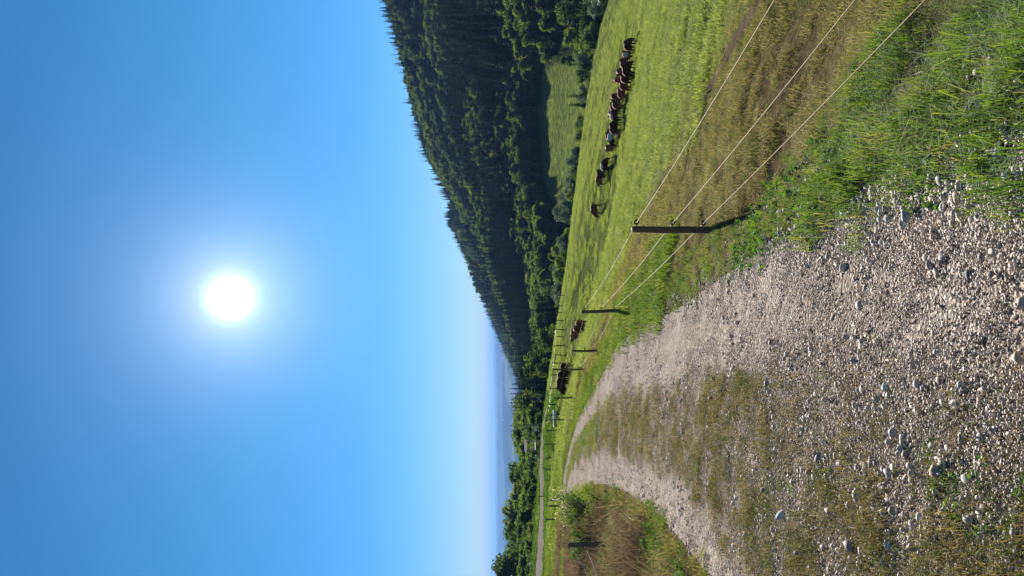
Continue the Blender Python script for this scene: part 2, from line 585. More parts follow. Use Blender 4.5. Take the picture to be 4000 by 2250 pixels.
def road_mat(name, fine=(0.325, 0.29, 0.255), dark=(0.21, 0.18, 0.155), light=(0.48, 0.44, 0.4)):
    m, N, L = mat(name)
    out = nd(N, 'OutputMaterial')
    b = nd(N, 'BsdfPrincipled')
    b.inputs['Roughness'].default_value = 0.9
    b.inputs['Specular IOR Level'].default_value = 0.0
    geo = nd(N, 'NewGeometry')
    P = geo.outputs['Position']
    vo = nd(N, 'TexVoronoi')
    vo.inputs['Scale'].default_value = 34
    L.new(P, vo.inputs['Vector'])
    sc = nd(N, 'SeparateColor')
    L.new(vo.outputs['Color'], sc.inputs[0])
    rp = ramp(N, [(0.0, dark), (0.3, fine), (0.75, fine), (0.92, light), (1.0, light)])
    L.new(sc.outputs['Red'], rp.inputs['Fac'])
    n1 = noise_tex(N, L, 1.1, 6, 0.7, P)
    big = ramp(N, [(0.3, (0.72, 0.68, 0.62)), (0.7, (1.12, 1.1, 1.06))])
    L.new(n1.outputs['Fac'], big.inputs['Fac'])
    c = mixc(N, L, 1.0, rp.outputs['Color'], big.outputs['Color'], 'MULTIPLY')
    v2 = nd(N, 'TexVoronoi')
    v2.inputs['Scale'].default_value = 120
    L.new(P, v2.inputs['Vector'])
    s2 = nd(N, 'SeparateColor')
    L.new(v2.outputs['Color'], s2.inputs[0])
    fr = ramp(N, [(0.0, (0.62, 0.6, 0.58)), (0.5, (0.95, 0.95, 0.95)), (1.0, (1.35, 1.33, 1.3))])
    L.new(s2.outputs['Green'], fr.inputs['Fac'])
    c = mixc(N, L, 1.0, c, fr.outputs['Color'], 'MULTIPLY')
    st = nd(N, 'Attribute', attribute_name='strip')
    nb = noise_tex(N, L, 3.0, 5, 0.7, P)
    mk = nd(N, 'Math', operation='MULTIPLY')
    mr = nd(N, 'MapRange')
    L.new(nb.outputs['Fac'], mr.inputs[0])
    mr.inputs[1].default_value, mr.inputs[2].default_value = 0.35, 0.62
    L.new(mr.outputs[0], mk.inputs[0])
    L.new(st.outputs['Fac'], mk.inputs[1])
    c = mixc(N, L, mk.outputs[0], c, (0.14, 0.105, 0.065))
    L.new(c, b.inputs['Base Color'])
    inv = nd(N, 'Math', operation='MULTIPLY')
    L.new(vo.outputs['Distance'], inv.inputs[0])
    inv.inputs[1].default_value = -1.0
    bp = nd(N, 'Bump')
    bp.inputs['Strength'].default_value = 1.0
    bp.inputs['Distance'].default_value = 0.012
    L.new(inv.outputs[0], bp.inputs['Height'])
    L.new(bp.outputs[0], b.inputs['Normal'])
    L.new(b.outputs[0], out.inputs['Surface'])
    return m


def stone_mat():
    m, N, L = mat('stone')
    out = nd(N, 'OutputMaterial')
    b = nd(N, 'BsdfPrincipled')
    b.inputs['Roughness'].default_value = 0.7
    b.inputs['Specular IOR Level'].default_value = 0.3
    at = nd(N, 'Attribute', attribute_name='rnd')
    oi = nd(N, 'ObjectInfo')
    ad = nd(N, 'Math', operation='ADD')
    L.new(at.outputs['Fac'], ad.inputs[0])
    L.new(oi.outputs['Random'], ad.inputs[1])
    fr = nd(N, 'Math', operation='FRACT')
    L.new(ad.outputs[0], fr.inputs[0])
    rp = ramp(N, [(0.0, (0.22, 0.19, 0.165)), (0.14, (0.34, 0.27, 0.205)), (0.3, (0.40, 0.36, 0.33)), (0.45, (0.46, 0.37, 0.28)), (0.6, (0.29, 0.275, 0.27)),
                  (0.74, (0.50, 0.44, 0.37)), (0.86, (0.42, 0.30, 0.205)), (0.95, (0.62, 0.58, 0.53)), (1.0, (0.15, 0.13, 0.12))])
    L.new(fr.outputs[0], rp.inputs['Fac'])
    tc = nd(N, 'TexCoord')
    n = noise_tex(N, L, 60, 4, 0.7, tc.outputs['Object'])
    sp = ramp(N, [(0.3, (0.85, 0.86, 0.86)), (0.7, (1.24, 1.24, 1.22))])
    L.new(n.outputs['Fac'], sp.inputs['Fac'])
    L.new(mixc(N, L, 1.0, rp.outputs['Color'], sp.outputs['Color'], 'MULTIPLY'), b.inputs['Base Color'])
    bp = nd(N, 'Bump')
    bp.inputs['Strength'].default_value = 0.3
    bp.inputs['Distance'].default_value = 0.005
    L.new(n.outputs['Fac'], bp.inputs['Height'])
    L.new(bp.outputs[0], b.inputs['Normal'])
    L.new(b.outputs[0], out.inputs['Surface'])
    return m


def cow_mat(name, base, dark, white=None):
    """coat; white = (axis vector, threshold, axis2 vector, threshold2) of a pale marking in the animal's own coordinates"""
    m, N, L = mat(name)
    out = nd(N, 'OutputMaterial')
    b = nd(N, 'BsdfPrincipled')
    b.inputs['Roughness'].default_value = 0.8
    b.inputs['Specular IOR Level'].default_value = 0.08
    b.inputs['Sheen Weight'].default_value = 0.35
    b.inputs['Sheen Roughness'].default_value = 0.45
    b.inputs['Sheen Tint'].default_value = (1.0, 0.55, 0.32, 1)
    tc = nd(N, 'TexCoord')
    n = noise_tex(N, L, 3.0, 3, 0.6, tc.outputs['Object'])
    rp = ramp(N, [(0.35, dark), (0.65, base)])
    L.new(n.outputs['Fac'], rp.inputs['Fac'])
    c = rp.outputs['Color']
    if white:
        for vec, th in white:
            d = nd(N, 'VectorMath', operation='DOT_PRODUCT')
            L.new(tc.outputs['Object'], d.inputs[0])
            d.inputs[1].default_value = vec
            a = nd(N, 'Math', operation='MULTIPLY_ADD')
            L.new(n.outputs['Fac'], a.inputs[0])
            a.inputs[1].default_value = 0.35
            L.new(d.outputs['Value'], a.inputs[2])
            g = nd(N, 'MapRange')
            L.new(a.outputs[0], g.inputs[0])
            g.inputs[1].default_value = th + 0.14
            g.inputs[2].default_value = th + 0.2
            c = mixc(N, L, g.outputs[0], c, (0.62, 0.55, 0.46))
    L.new(c, b.inputs['Base Color'])
    L.new(b.outputs[0], out.inputs['Surface'])
    return m


MT = {
    'ground': ground_mat(),
    'road': road_mat('gravel_road'),
    'lane': road_mat('far_lane', (0.25, 0.215, 0.19), (0.2, 0.17, 0.15), (0.32, 0.29, 0.26)),
    'soil': simple_mat('bare_soil', (0.05, 0.037, 0.025), (0.15, 0.11, 0.08), 3, 0.95, 0.8, spec=0.0),
    'stone': stone_mat(),
    'bark': simple_mat('bark', (0.05, 0.04, 0.03), (0.12, 0.095, 0.07), 5, 0.95, 0.6, (1, 1, 0.25)),
    'wood': simple_mat('weathered_post_wood', (0.085, 0.056, 0.04), (0.21, 0.145, 0.1), 14, 0.85, 0.5, (6, 6, 0.6), obj_var=0.25),
    'planks': simple_mat('grey_timber', (0.16, 0.145, 0.13), (0.30, 0.28, 0.25), 10, 0.85, 0.4, (4, 4, 1)),
    'darkwood': simple_mat('dark_timber', (0.04, 0.03, 0.025), (0.10, 0.08, 0.065), 10, 0.85, 0.4, (4, 4, 1)),
    'rope': simple_mat('fence_rope', (0.20, 0.125, 0.05), (0.36, 0.25, 0.12), 40, 0.7, 0.3),
    'cord': simple_mat('white_cord', (0.6, 0.58, 0.54), (0.8, 0.78, 0.74), 40, 0.7, 0.3),
    'black': simple_mat('black_plastic', (0.012, 0.012, 0.014), (0.03, 0.03, 0.032), 20, 0.35, 0.05, spec=0.5),
    'steel': simple_mat('galvanised_steel', (0.4, 0.4, 0.4), (0.55, 0.55, 0.55), 30, 0.4, 0.05, spec=0.6),
    'white': simple_mat('white_plastic', (0.7, 0.71, 0.73), (0.84, 0.84, 0.84), 4, 0.4, 0.05, spec=0.5),
    'pale': simple_mat('pale_blue_wrap', (0.06, 0.07, 0.1), (0.1, 0.115, 0.15), 4, 1.0, 0.1, spec=0.0),
    'blue': simple_mat('blue_board', (0.06, 0.09, 0.3), (0.1, 0.14, 0.4), 4, 0.6, 0.1),
    'yellow': simple_mat('yellow_plastic', (0.6, 0.42, 0.03), (0.75, 0.55, 0.06), 4, 0.5, 0.05),
    'plaster': simple_mat('white_plaster', (0.7, 0.68, 0.64), (0.8, 0.78, 0.75), 1, 0.9, 0.05),
    'rooftile': simple_mat('roof_tiles', (0.25, 0.1, 0.06), (0.35, 0.16, 0.1), 1, 0.9, 0.2),
    'glass': simple_mat('window_glass', (0.03, 0.04, 0.05), (0.05, 0.06, 0.07), 1, 0.1, 0.0, spec=0.8),
    'spruce': plant_mat('spruce_needles', [(0.0, (0.016, 0.03, 0.016)), (0.5, (0.03, 0.05, 0.022)), (0.85, (0.052, 0.078, 0.028)), (1.0, (0.10, 0.105, 0.036))], 0.34, 0.025),
    'leaf': plant_mat('broadleaf', [(0.0, (0.035, 0.065, 0.02)), (0.4, (0.065, 0.11, 0.028)), (0.75, (0.125, 0.17, 0.038)), (1.0, (0.25, 0.24, 0.055))], 0.55, 0.04),
    'willow': plant_mat('silver_leaf', [(0.0, (0.08, 0.115, 0.07)), (0.6, (0.14, 0.18, 0.11)), (1.0, (0.21, 0.25, 0.17))], 0.3, 0.12),
    'pasture': plant_mat('pasture_blade', [(0.0, (0.075, 0.11, 0.036)), (0.35, (0.165, 0.22, 0.06)), (0.7, (0.27, 0.305, 0.085)), (1.0, (0.42, 0.37, 0.16))], 0.48, 0.05, obj_amt=0.6),
    'verge': plant_mat('verge_blade', [(0.0, (0.03, 0.07, 0.012)), (0.4, (0.085, 0.155, 0.018)), (0.72, (0.18, 0.235, 0.028)), (0.88, (0.26, 0.22, 0.09)), (1.0, (0.4, 0.31, 0.17))], 0.5, 0.025, obj_amt=0.55),
    'mixed': plant_mat('worn_blade', [(0.0, (0.05, 0.10, 0.025)), (0.3, (0.12, 0.145, 0.035)), (0.55, (0.24, 0.2, 0.075)), (0.8, (0.33, 0.25, 0.13)), (1.0, (0.42, 0.32, 0.2))], 0.45, 0.02, obj_amt=0.6),
    'dry': plant_mat('dry_blade', [(0.0, (0.06, 0.042, 0.028)), (0.35, (0.15, 0.105, 0.065)), (0.7, (0.27, 0.2, 0.13)), (1.0, (0.46, 0.38, 0.26))], 0.35, 0.02, tcol=(1.0, 0.88, 0.7), obj_amt=0.6),
    'track': plant_mat('track_blade', [(0.0, (0.04, 0.075, 0.022)), (0.3, (0.085, 0.105, 0.03)), (0.55, (0.17, 0.14, 0.055)), (0.8, (0.24, 0.16, 0.085)), (1.0, (0.38, 0.29, 0.18))], 0.4, 0.02, obj_amt=0.65),
    'straw': plant_mat('straw_blade', [(0.0, (0.25, 0.19, 0.11)), (1.0, (0.52, 0.43, 0.28))], 0.3, 0.03),
    'weed': plant_mat('weed_leaf', [(0.0, (0.035, 0.09, 0.02)), (0.5, (0.07, 0.15, 0.022)), (1.0, (0.14, 0.22, 0.03))], 0.5, 0.03, obj_amt=0.4),
    'limeleaf': plant_mat('lime_leaf', [(0.0, (0.05, 0.10, 0.018)), (0.5, (0.11, 0.17, 0.022)), (1.0, (0.24, 0.25, 0.04))], 0.5, 0.1, obj_amt=0.2),
    'seed': plant_mat('seed_head', [(0.0, (0.35, 0.27, 0.2)), (1.0, (0.6, 0.5, 0.4))], 0.4, 0.03),
}

# ------------------------------------------------------------------ ground sheet
na_f = np.radians(np.linspace(-34, 34, 300))
na_b = np.radians(np.concatenate([np.linspace(-180, -34, 60)[:-1], np.linspace(34, 180, 60)[1:-1]]))
ANG = np.sort(np.concatenate([na_f, na_b]))
RAD = np.concatenate([np.exp(np.linspace(math.log(0.5), math.log(420), 240)), np.exp(np.linspace(math.log(430), math.log(60000), 150))])
GX, GY = np.sin(ANG)[None] * RAD[:, None], np.cos(ANG)[None] * RAD[:, None]
GZ = H(GX, GY)
GR = np.hypot(GX, GY)
near = GR < 130
bump = (fbm(GX * 0.9, GY * 0.9, 41, 4) - 0.5) * 0.16 * sstep(1, 4, GR)
lat, hw = road_coord(GX[near], GY[near])
bn = bump[near] * sstep(0.0, 1.2, np.abs(lat) - hw)
sink = -0.12 * (1 - sstep(-0.35, 0.1, np.abs(lat) - hw))          # the ground dips under the track sheet
GZ[near] += bn + sink
GZ[~near] += np.where(GR[~near] < 420, bump[~near] * 1.5, 0)
nA, nR = len(ANG), len(RAD)
GV = np.stack([GX.ravel(), GY.ravel(), GZ.ravel()], -1)
GV = np.vstack([GV, [[0, 0, Hs(0.0, 0.01) - 0.1]]])
idx = np.arange(nA * nR).reshape(nR, nA)
a, b_, c_, d_ = idx[:-1], np.roll(idx, -1, 1)[:-1], np.roll(idx, -1, 1)[1:], idx[1:]
GF = np.stack([a.ravel(), d_.ravel(), c_.ravel(), b_.ravel()], -1).tolist()
GF += [(nA * nR, idx[0][i], idx[0][(i + 1) % nA]) for i in range(nA)]
GAZ = np.degrees(np.arctan2(GX, GY))
ge = np.interp(GAZ, AZ, EDGE)


def meadow_mask(az, r):
    """the lit meadow across the valley"""
    lo = np.interp(az, [5.5, 7, 9, 13, 15.5, 17], [300, 285, 262, 262, 275, 300])
    hi = np.interp(az, [5.5, 6.5, 8, 10, 12, 14, 16, 17], [305, 372, 405, 408, 404, 396, 372, 300])
    return (az > 5.5) & (az < 17) & (r > lo) & (r < hi)


zone = np.zeros((nA * nR + 1, 4), np.float32)
latg, hwg = np.full(GX.shape, 99.0), np.full(GX.shape, 1.6)
latg[near], hwg[near] = lat, hw
past = sstep(2.2, 5.0, latg - hwg + (fbm(GX * .5, GY * .5, 4) - .5) * 2.5)
past = np.maximum(past, sstep(25, 45, GR) * (latg < 0) * 0.8)
past = np.maximum(past, (GR > 60))
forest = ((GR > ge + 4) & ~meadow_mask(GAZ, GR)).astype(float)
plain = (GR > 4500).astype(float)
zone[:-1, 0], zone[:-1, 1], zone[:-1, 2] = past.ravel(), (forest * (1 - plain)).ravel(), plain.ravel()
zone[:, 3] = 1
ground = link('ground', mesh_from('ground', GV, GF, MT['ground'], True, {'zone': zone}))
tag(ground, 'grassy hillside falling to a valley, wooded hill and distant plain', 'ground', kind='structure')


def strip(name, C, Nn, hw_arr, prof, material, lift=0.0, label=None):
    """sheet along a line: prof = list of (cross position -1..1, height)"""
    nc = len(prof)
    V = []
    for i in range(len(C)):
        for t, h in prof:
            w = hw_arr[i] * t
            V.append((C[i, 0] + Nn[i, 0] * w, C[i, 1] + Nn[i, 1] * w, h))
    V = np.array(V)
    V[:, 2] += H(V[:, 0], V[:, 1]) + lift
    Fc = [(i * nc + k, i * nc + k + 1, (i + 1) * nc + k + 1, (i + 1) * nc + k) for i in range(len(C) - 1) for k in range(nc - 1)]
    return V, Fc


prof = [(t, h) for t, h in zip(np.linspace(-1.1, 1.1, 45), np.interp(np.linspace(-1.1, 1.1, 45), [-1.1, -1.0, -.85, -.68, -.45, 0, .4, .65, .85, 1.0, 1.1], [-.12, .0, -.035, -.04, .01, .035, .01, -.04, -.035, .0, -.12]))]
V, Fc = strip('road', ROAD_C, ROAD_N, ROAD_HW, prof, None, 0.02)
inner = sstep(0.0, 0.15, 1.02 - np.abs(np.tile([t for t, _ in prof], len(ROAD_C))))
V[:, 2] += (fbm(V[:, 0] * 2.2, V[:, 1] * 2.2, 77, 3) - .5) * 0.03 * inner
_tt = np.tile([t for t, _ in prof], len(ROAD_C))
_yy = np.repeat(ROAD_C[:, 1], len(prof))
_w = (vnoise(V[:, 0] * 1.1, V[:, 1] * 1.1, 15) - .5) * .22
T1 = lambda y: np.interp(y, [0, 4, 9, 14, 20, 28, 45], [.42, .42, .27, .2, .2, .4, .38])       # right and left limit of the grown strip between the ruts
T0 = lambda y: np.interp(y, [0, 6, 10, 15, 21, 30, 42], [-.95, -.8, -.62, -.6, -.5, -.4, -.2])
_sw = sstep(-.1, .1, T1(_yy) + _w - _tt) * sstep(-.1, .1, _tt - T0(_yy) - _w)
road = link('road', mesh_from('road', V, Fc, MT['road'], True, {'strip': _sw}))
tag(road, 'stony cart track with two worn wheel tracks curving downhill', 'road', kind='structure')


def road_z(X, Y):
    """surface height of the track"""
    lat, hw = road_coord(X, Y)
    t = lat / hw
    h = np.interp(t, [-1.1, -1.0, -.85, -.68, -.45, 0, .4, .65, .85, 1.0, 1.1], [-.12, .0, -.035, -.04, .01, .035, .01, -.04, -.035, .0, -.12])
    inner = sstep(0.0, 0.15, 1.02 - np.abs(t))
    return H(np.ravel(X), np.ravel(Y)) + h + 0.02 + (fbm(np.ravel(X) * 2.2, np.ravel(Y) * 2.2, 77, 3) - .5) * 0.03 * inner, t


def path_strip(name, pts, hwid, material, label, lift=0.03, n=160, seed=5, kind='structure'):
    C = lane_profile(pts, n)
    T = np.gradient(C, axis=0)
    T /= np.linalg.norm(T, axis=1)[:, None]
    Nn = np.stack([T[:, 1], -T[:, 0]], -1)
    hwv = hwid * (0.75 + 0.6 * vnoise(np.arange(n) * 0.35, np.zeros(n), seed))
    V, Fc = strip(name, C, Nn, hwv, [(-1.25, -.12), (-.8, 0), (0, -.015), (.8, 0), (1.25, -.12)], None, lift)
    V[:, 2] += (fbm(V[:, 0] * 0.9, V[:, 1] * 0.9, 41, 4) - 0.5) * 0.16
    o = link(name, mesh_from(name, V, Fc, material, True))
    return tag(o, label, 'path', kind=kind)


path_strip('path', TRAIL_A, 0.15, MT['soil'], 'bare trodden cattle path running just inside the roped fence', 0.025)
path_strip('path', TRAIL_B, 0.12, MT['soil'], 'thin cattle path across the pasture farther from the fence', 0.02, seed=9)
lanepts = [(-75, 97), (-55, 97.5), (-35, 98), (-25, 98.5), (-20, 99.5), (-16.5, 101)]
path_strip('road', lanepts, 5.0, MT['lane'], 'pale dirt lane running level behind the posts', 0.12, 120, 3)


# ------------------------------------------------------------------ plant and stone shapes
def rand_dirs(n, rng):
    v = rng.normal(size=(n, 3))
    return v / np.linalg.norm(v, axis=1)[:, None]


def leaf_quads(centres, size, rng, out=None, droop=0.0):
    """small bent leaf sprays: two triangles each, turned at random (outward if out is given)"""
    n = len(centres)
    nr = rand_dirs(n, rng)
    if out is not None:
        nr = nr + out * 0.8
        nr /= np.linalg.norm(nr, axis=1)[:, None]
    up = rand_dirs(n, rng)
    up[:, 2] -= droop
    t = np.cross(nr, up)
    t /= np.maximum(np.linalg.norm(t, axis=1)[:, None], 1e-6)
    b = np.cross(nr, t)
    s = size * rng.uniform(0.6, 1.4, n)[:, None]
    w = s * rng.uniform(0.45, 0.8, n)[:, None]
    k = nr * s * rng.uniform(-.35, .35, n)[:, None]
    V = np.empty((n, 4, 3))
    V[:, 0] = centres - b * s
    V[:, 1] = centres + t * w + k
    V[:, 2] = centres + b * s * 0.9
    V[:, 3] = centres - t * w + k
    Fc = np.arange(n * 4).reshape(n, 4)
    return V.reshape(-1, 3), Fc.tolist(), np.repeat(rng.uniform(0, 1, n), 4)


def trunk_mesh(name, h, r0, rng, branches=4, lean=0.04):
    m = MB()
    n = 7
    pts, rad = [], []
    off = rng.normal(size=(n, 2)) * lean * h * 0.25
    for i in range(n):
        t = i / (n - 1)
        pts.append((off[i, 0] * t, off[i, 1] * t, -0.4 + (h + 0.4) * t))
        rad.append(r0 * (1.25 if i == 0 else 1) * (1 - 0.86 * t))
    m.tube(pts, rad, 7)
    for k in range(branches):
        t = rng.uniform(0.3, 0.8)
        z = h * t
        a = rng.uniform(0, 6.28)
        l = h * rng.uniform(0.18, 0.32) * (1.1 - t * .6)
        p0 = Vector((off[int(t * 6), 0] * t, off[int(t * 6), 1] * t, z))
        p1 = p0 + Vector((math.cos(a) * l * .6, math.sin(a) * l * .6, l * .45))
        p2 = p0 + Vector((math.cos(a) * l, math.sin(a) * l, l * .8))
        m.tube([p0, p1, p2], [r0 * .38 * (1 - t * .5), r0 * .22 * (1 - t * .5), r0 * .07], 5)
    return mesh_from(name, m.V, m.F, MT['bark'], True)


def spruce_meshes(seed, h=20.0, base=0.09, spread=0.17, levels=24):
    rng = np.random.default_rng(seed)
    V, Fc, A = [], [], []
    for i in range(levels):
        t = (i + rng.uniform(-.3, .3)) / (levels - 1)
        t = min(max(t, 0), 0.985)
        z = h * (base + (1 - base) * t)
        rad = h * spread * (1 - t) ** 0.85 * rng.uniform(0.78, 1.15) + 0.12
        nb = max(5, int(11 * (1 - t) + 4))
        ph = rng.uniform(0, 6.28)
        for k in range(nb):
            a = ph + 6.283 * (k + rng.uniform(-.35, .35)) / nb
            L = rad * rng.uniform(0.7, 1.18)
            w = L * rng.uniform(0.24, 0.36) + 0.08
            dz = -L * rng.uniform(0.22, 0.5) * (1 - 0.6 * t)
            ca, sa = math.cos(a), math.sin(a)
            ta = np.array([-sa, ca, 0])
            d = np.array([ca, sa, 0])
            up = np.array([0, 0, 1.0])
            p0 = d * 0.05 + up * (z + .1)
            p1 = d * L * .5 + up * (z + dz * .35)
            p2 = d * L + up * (z + dz)
            hang = up * (-w * 0.55)
            b = len(V)
            V += [p0, p1 + ta * w + hang, p1 + up * 0.06, p1 - ta * w + hang, p2, p1 * .55 + p0 * .45 + up * (-L * .3 - .2)]
            Fc += [(b, b + 1, b + 2), (b, b + 2, b + 3), (b + 2, b + 1, b + 4), (b + 2, b + 4, b + 3), (b + 1, b + 5, b + 3)]
            A += [rng.uniform(0, 1)] * 6
    b = len(V)
    for k in range(4):
        a = k * 1.57
        V.append(np.array([math.cos(a) * .12, math.sin(a) * .12, h * .965]))
    V.append(np.array([0, 0, h * 1.03]))
    Fc += [(b + k, b + (k + 1) % 4, b + 4) for k in range(4)]
    A += [0.5] * 5
    crown = mesh_from('spruce_crown', V, Fc, MT['spruce'], False, {'rnd': A})
    trunk = trunk_mesh('spruce_trunk', h * 0.96, 0.24 * h / 20, rng, 0, 0.0)
    return trunk, crown


def broad_meshes(seed, h=12.0, width=0.36, base=0.22, n=1700, leaf=0.34, material='leaf', lobes=13, name='tree'):
    rng = np.random.default_rng(seed)
    cz, rz, rx = h * (1 + base) / 2, h * (1 - base) / 2, h * width
    C, O = [], []
    dirs = rand_dirs(lobes, rng)
    for i in range(lobes):
        rr = rng.uniform(0.45, 0.72)
        lc = dirs[i] * np.array([rx * rr, rx * rr, rz * rr]) + np.array([0, 0, cz])
        lr = rng.uniform(0.3, 0.5) * min(rx, rz)
        k = n // (lobes + 3)
        d = rand_dirs(k, rng)
        rad = lr * (rng.uniform(0.25, 1, k) ** 0.45)[:, None]
        C.append(lc + d * rad * np.array([1, 1, 0.82]))
        O.append(d)
    k = 3 * n // (lobes + 3)
    d = rand_dirs(k, rng)
    C.append(np.array([0, 0, cz]) + d * np.array([rx, rx, rz]) * 0.62 * (rng.uniform(0, 1, k) ** 0.4)[:, None])
    O.append(d)
    C, O = np.vstack(C), np.vstack(O)
    V, Fc, A = leaf_quads(C, leaf, rng, O, 0.3)
    crown = mesh_from(name + '_crown', V, Fc, MT[material], False, {'rnd': A})
    trunk = trunk_mesh(name + '_trunk', h * 0.72, 0.022 * h + .02, rng, 6)
    return trunk, crown


def blades(n, radius, h, w, rng, lean=0.5, droop=0.4, hvar=0.5, clump=1.0):
    """grass blades: base pair, middle pair, tip"""
    a = rng.uniform(0, 6.283, n)
    r = radius * np.sqrt(rng.uniform(0, 1, n)) ** clump
    p = np.stack([np.cos(a) * r, np.sin(a) * r, np.full(n, -0.01)], -1)
    hh = h * rng.uniform(1 - hvar, 1 + hvar, n)[:, None]
    da = rng.uniform(0, 6.283, n)
    d = np.stack([np.cos(da), np.sin(da), 0 * da], -1)
    ln = (lean * rng.uniform(0.1, 1.3, n))[:, None]
    fa = rng.uniform(0, 6.283, n)
    sd = np.stack([np.cos(fa), np.sin(fa), 0 * fa], -1)
    ww = (w * rng.uniform(0.6, 1.3, n))[:, None]
    up = np.array([0, 0, 1.0])
    m = p + d * hh * ln * 0.4 + up * hh * 0.6
    t = p + d * hh * (ln * 1.0 + droop * 0.3) + up * hh * (1.0 - droop * 0.5)
    V = np.empty((n, 5, 3))
    V[:, 0], V[:, 1] = p - sd * ww * .5, p + sd * ww * .5
    V[:, 2], V[:, 3] = m + sd * ww * .42, m - sd * ww * .42
    V[:, 4] = t
    b = np.arange(n) * 5
    Fc = [q for i in b for q in ((i, i + 1, i + 2, i + 3), (i + 3, i + 2, i + 4))]
    return V.reshape(-1, 3), Fc, np.repeat(rng.uniform(0, 1, n), 5)


def ico(sub=1):
    import bmesh
    bm = bmesh.new()
    bmesh.ops.create_icosphere(bm, subdivisions=sub, radius=1)
    V = np.array([v.co[:] for v in bm.verts])
    Fc = [tuple(v.index for v in f.verts) for f in bm.faces]
    bm.free()
    return V, Fc


ICO1, ICO2, ICO3 = ico(1), ico(2), ico(3)


def pebble(rng, base=ICO2):
    V = base[0].copy()
    s = rng.uniform(0.6, 1.25, 3)
    s[2] *= rng.uniform(0.5, 0.85)
    for _ in range(12):                                 # knock flats off the ball
        d = rand_dirs(1, rng)[0]
        k = rng.uniform(0.5, 0.85)
        t = V @ d
        V = V - np.outer(np.maximum(t - k, 0) * 0.85, d)
    return V * s, base[1]


HIDDEN = {}


def template(coll, me, name):
    if coll not in HIDDEN:
        HIDDEN[coll] = bpy.data.collections.new(coll)
    o = bpy.data.objects.new('%s_%02d' % (name, len(HIDDEN[coll].objects)), me)
    HIDDEN[coll].objects.link(o)
    return o


def scatter(name, coll, P, rot, scl, ix, label, cat):
    """one object of uncountable stuff: template shapes set on points"""
    me = bpy.data.meshes.new(name)
    me.vertices.add(len(P))
    me.vertices.foreach_set('co', np.asarray(P, np.float32).ravel())
    a = me.attributes.new('rot', 'FLOAT_VECTOR', 'POINT')
    a.data.foreach_set('vector', np.asarray(rot, np.float32).ravel())
    scl = np.asarray(scl, np.float32)
    if scl.ndim == 1:
        scl = np.repeat(scl[:, None], 3, 1)
    a = me.attributes.new('scl', 'FLOAT_VECTOR', 'POINT')
    a.data.foreach_set('vector', scl.ravel())
    a = me.attributes.new('pick', 'INT', 'POINT')
    a.data.foreach_set('value', np.asarray(ix, np.int32))
    o = link(name, me)
    ng = bpy.data.node_groups.new(name + '_scatter', 'GeometryNodeTree')
    ng.interface.new_socket('Geometry', in_out='INPUT', socket_type='NodeSocketGeometry')
    ng.interface.new_socket('Geometry', in_out='OUTPUT', socket_type='NodeSocketGeometry')
    N, L = ng.nodes, ng.links
    gi, go = N.new('NodeGroupInput'), N.new('NodeGroupOutput')
    ci = N.new('GeometryNodeCollectionInfo')
    ci.inputs['Collection'].default_value = HIDDEN[coll]
    ci.inputs['Separate Children'].default_value = True
    ci.inputs['Reset Children'].default_value = True

    def attr(nm, dt):
        n = N.new('GeometryNodeInputNamedAttribute')
        n.data_type = dt
        n.inputs['Name'].default_value = nm
        return n.outputs['Attribute']
    ip = N.new('GeometryNodeInstanceOnPoints')
    er = N.new('FunctionNodeEulerToRotation')
    L.new(attr('rot', 'FLOAT_VECTOR'), er.inputs[0])
    L.new(gi.outputs[0], ip.inputs['Points'])
    L.new(ci.outputs[0], ip.inputs['Instance'])
    ip.inputs['Pick Instance'].default_value = True
    L.new(attr('pick', 'INT'), ip.inputs['Instance Index'])
    L.new(er.outputs[0], ip.inputs['Rotation'])
    L.new(attr('scl', 'FLOAT_VECTOR'), ip.inputs['Scale'])
    L.new(ip.outputs[0], go.inputs[0])
    md = o.modifiers.new('scatter', 'NODES')
    md.node_group = ng
    return tag(o, label, cat, kind='stuff')


def zrot(n, tilt=0.1):
    return np.stack([RNG.normal(0, tilt, n), RNG.normal(0, tilt, n), RNG.uniform(0, 6.283, n)], -1)


# ------------------------------------------------------------------ trees
SPRUCE = [spruce_meshes(100 + i, 20.0, b, s, l) for i, (b, s, l) in enumerate([(.06, .15, 24), (.10, .17, 22), (.05, .19, 24), (.16, .14, 22), (.08, .165, 26)])]
BROAD = [broad_meshes(200 + i, 12.0, w, b, 1700, .36, 'leaf', lb) for i, (w, b, lb) in enumerate([(.36, .16, 13), (.30, .12, 11), (.42, .2, 15), (.26, .1, 10), (.38, .1, 17)])]
BUSH = [broad_meshes(300 + i, 5.0, w, .02, 900, .2, m, lb, 'bush') for i, (w, lb, m) in enumerate([(.5, 10, 'leaf'), (.42, 9, 'leaf'), (.55, 12, 'willow'), (.38, 8, 'willow')])]
WILLOW = [broad_meshes(320 + i, 10.0, .4, .04, 1900, .26, 'willow', 16, 'willow') for i in range(2)]


def joined(tc, name):
    V, Fc, A, mi = [], [], [], []
    for j, me in enumerate(tc):
        b = len(V)
        V += [v.co[:] for v in me.vertices]
        Fc += [tuple(b + i for i in p.vertices) for p in me.polygons]
        mi += [j] * len(me.polygons)
        if 'rnd' in me.attributes:
            A += [d.value for d in me.attributes['rnd'].data]
        else:
            A += [0.5] * len(me.vertices)
    return mesh_from(name, V, Fc, [tc[0].materials[0], tc[1].materials[0]], False, {'rnd': A}, mi)


for i, t in enumerate(SPRUCE):
    template('spruce_shapes', joined(t, 'spruce'), 'spruce')
for i, t in enumerate(BROAD):
    template('broad_shapes', joined(t, 'broadleaf'), 'broadleaf')


def pol(az, r):
    return math.sin(R(az)) * r, math.cos(R(az)) * r


def px_az(y):
    return math.degrees(math.atan((1125 - y) / FPX))


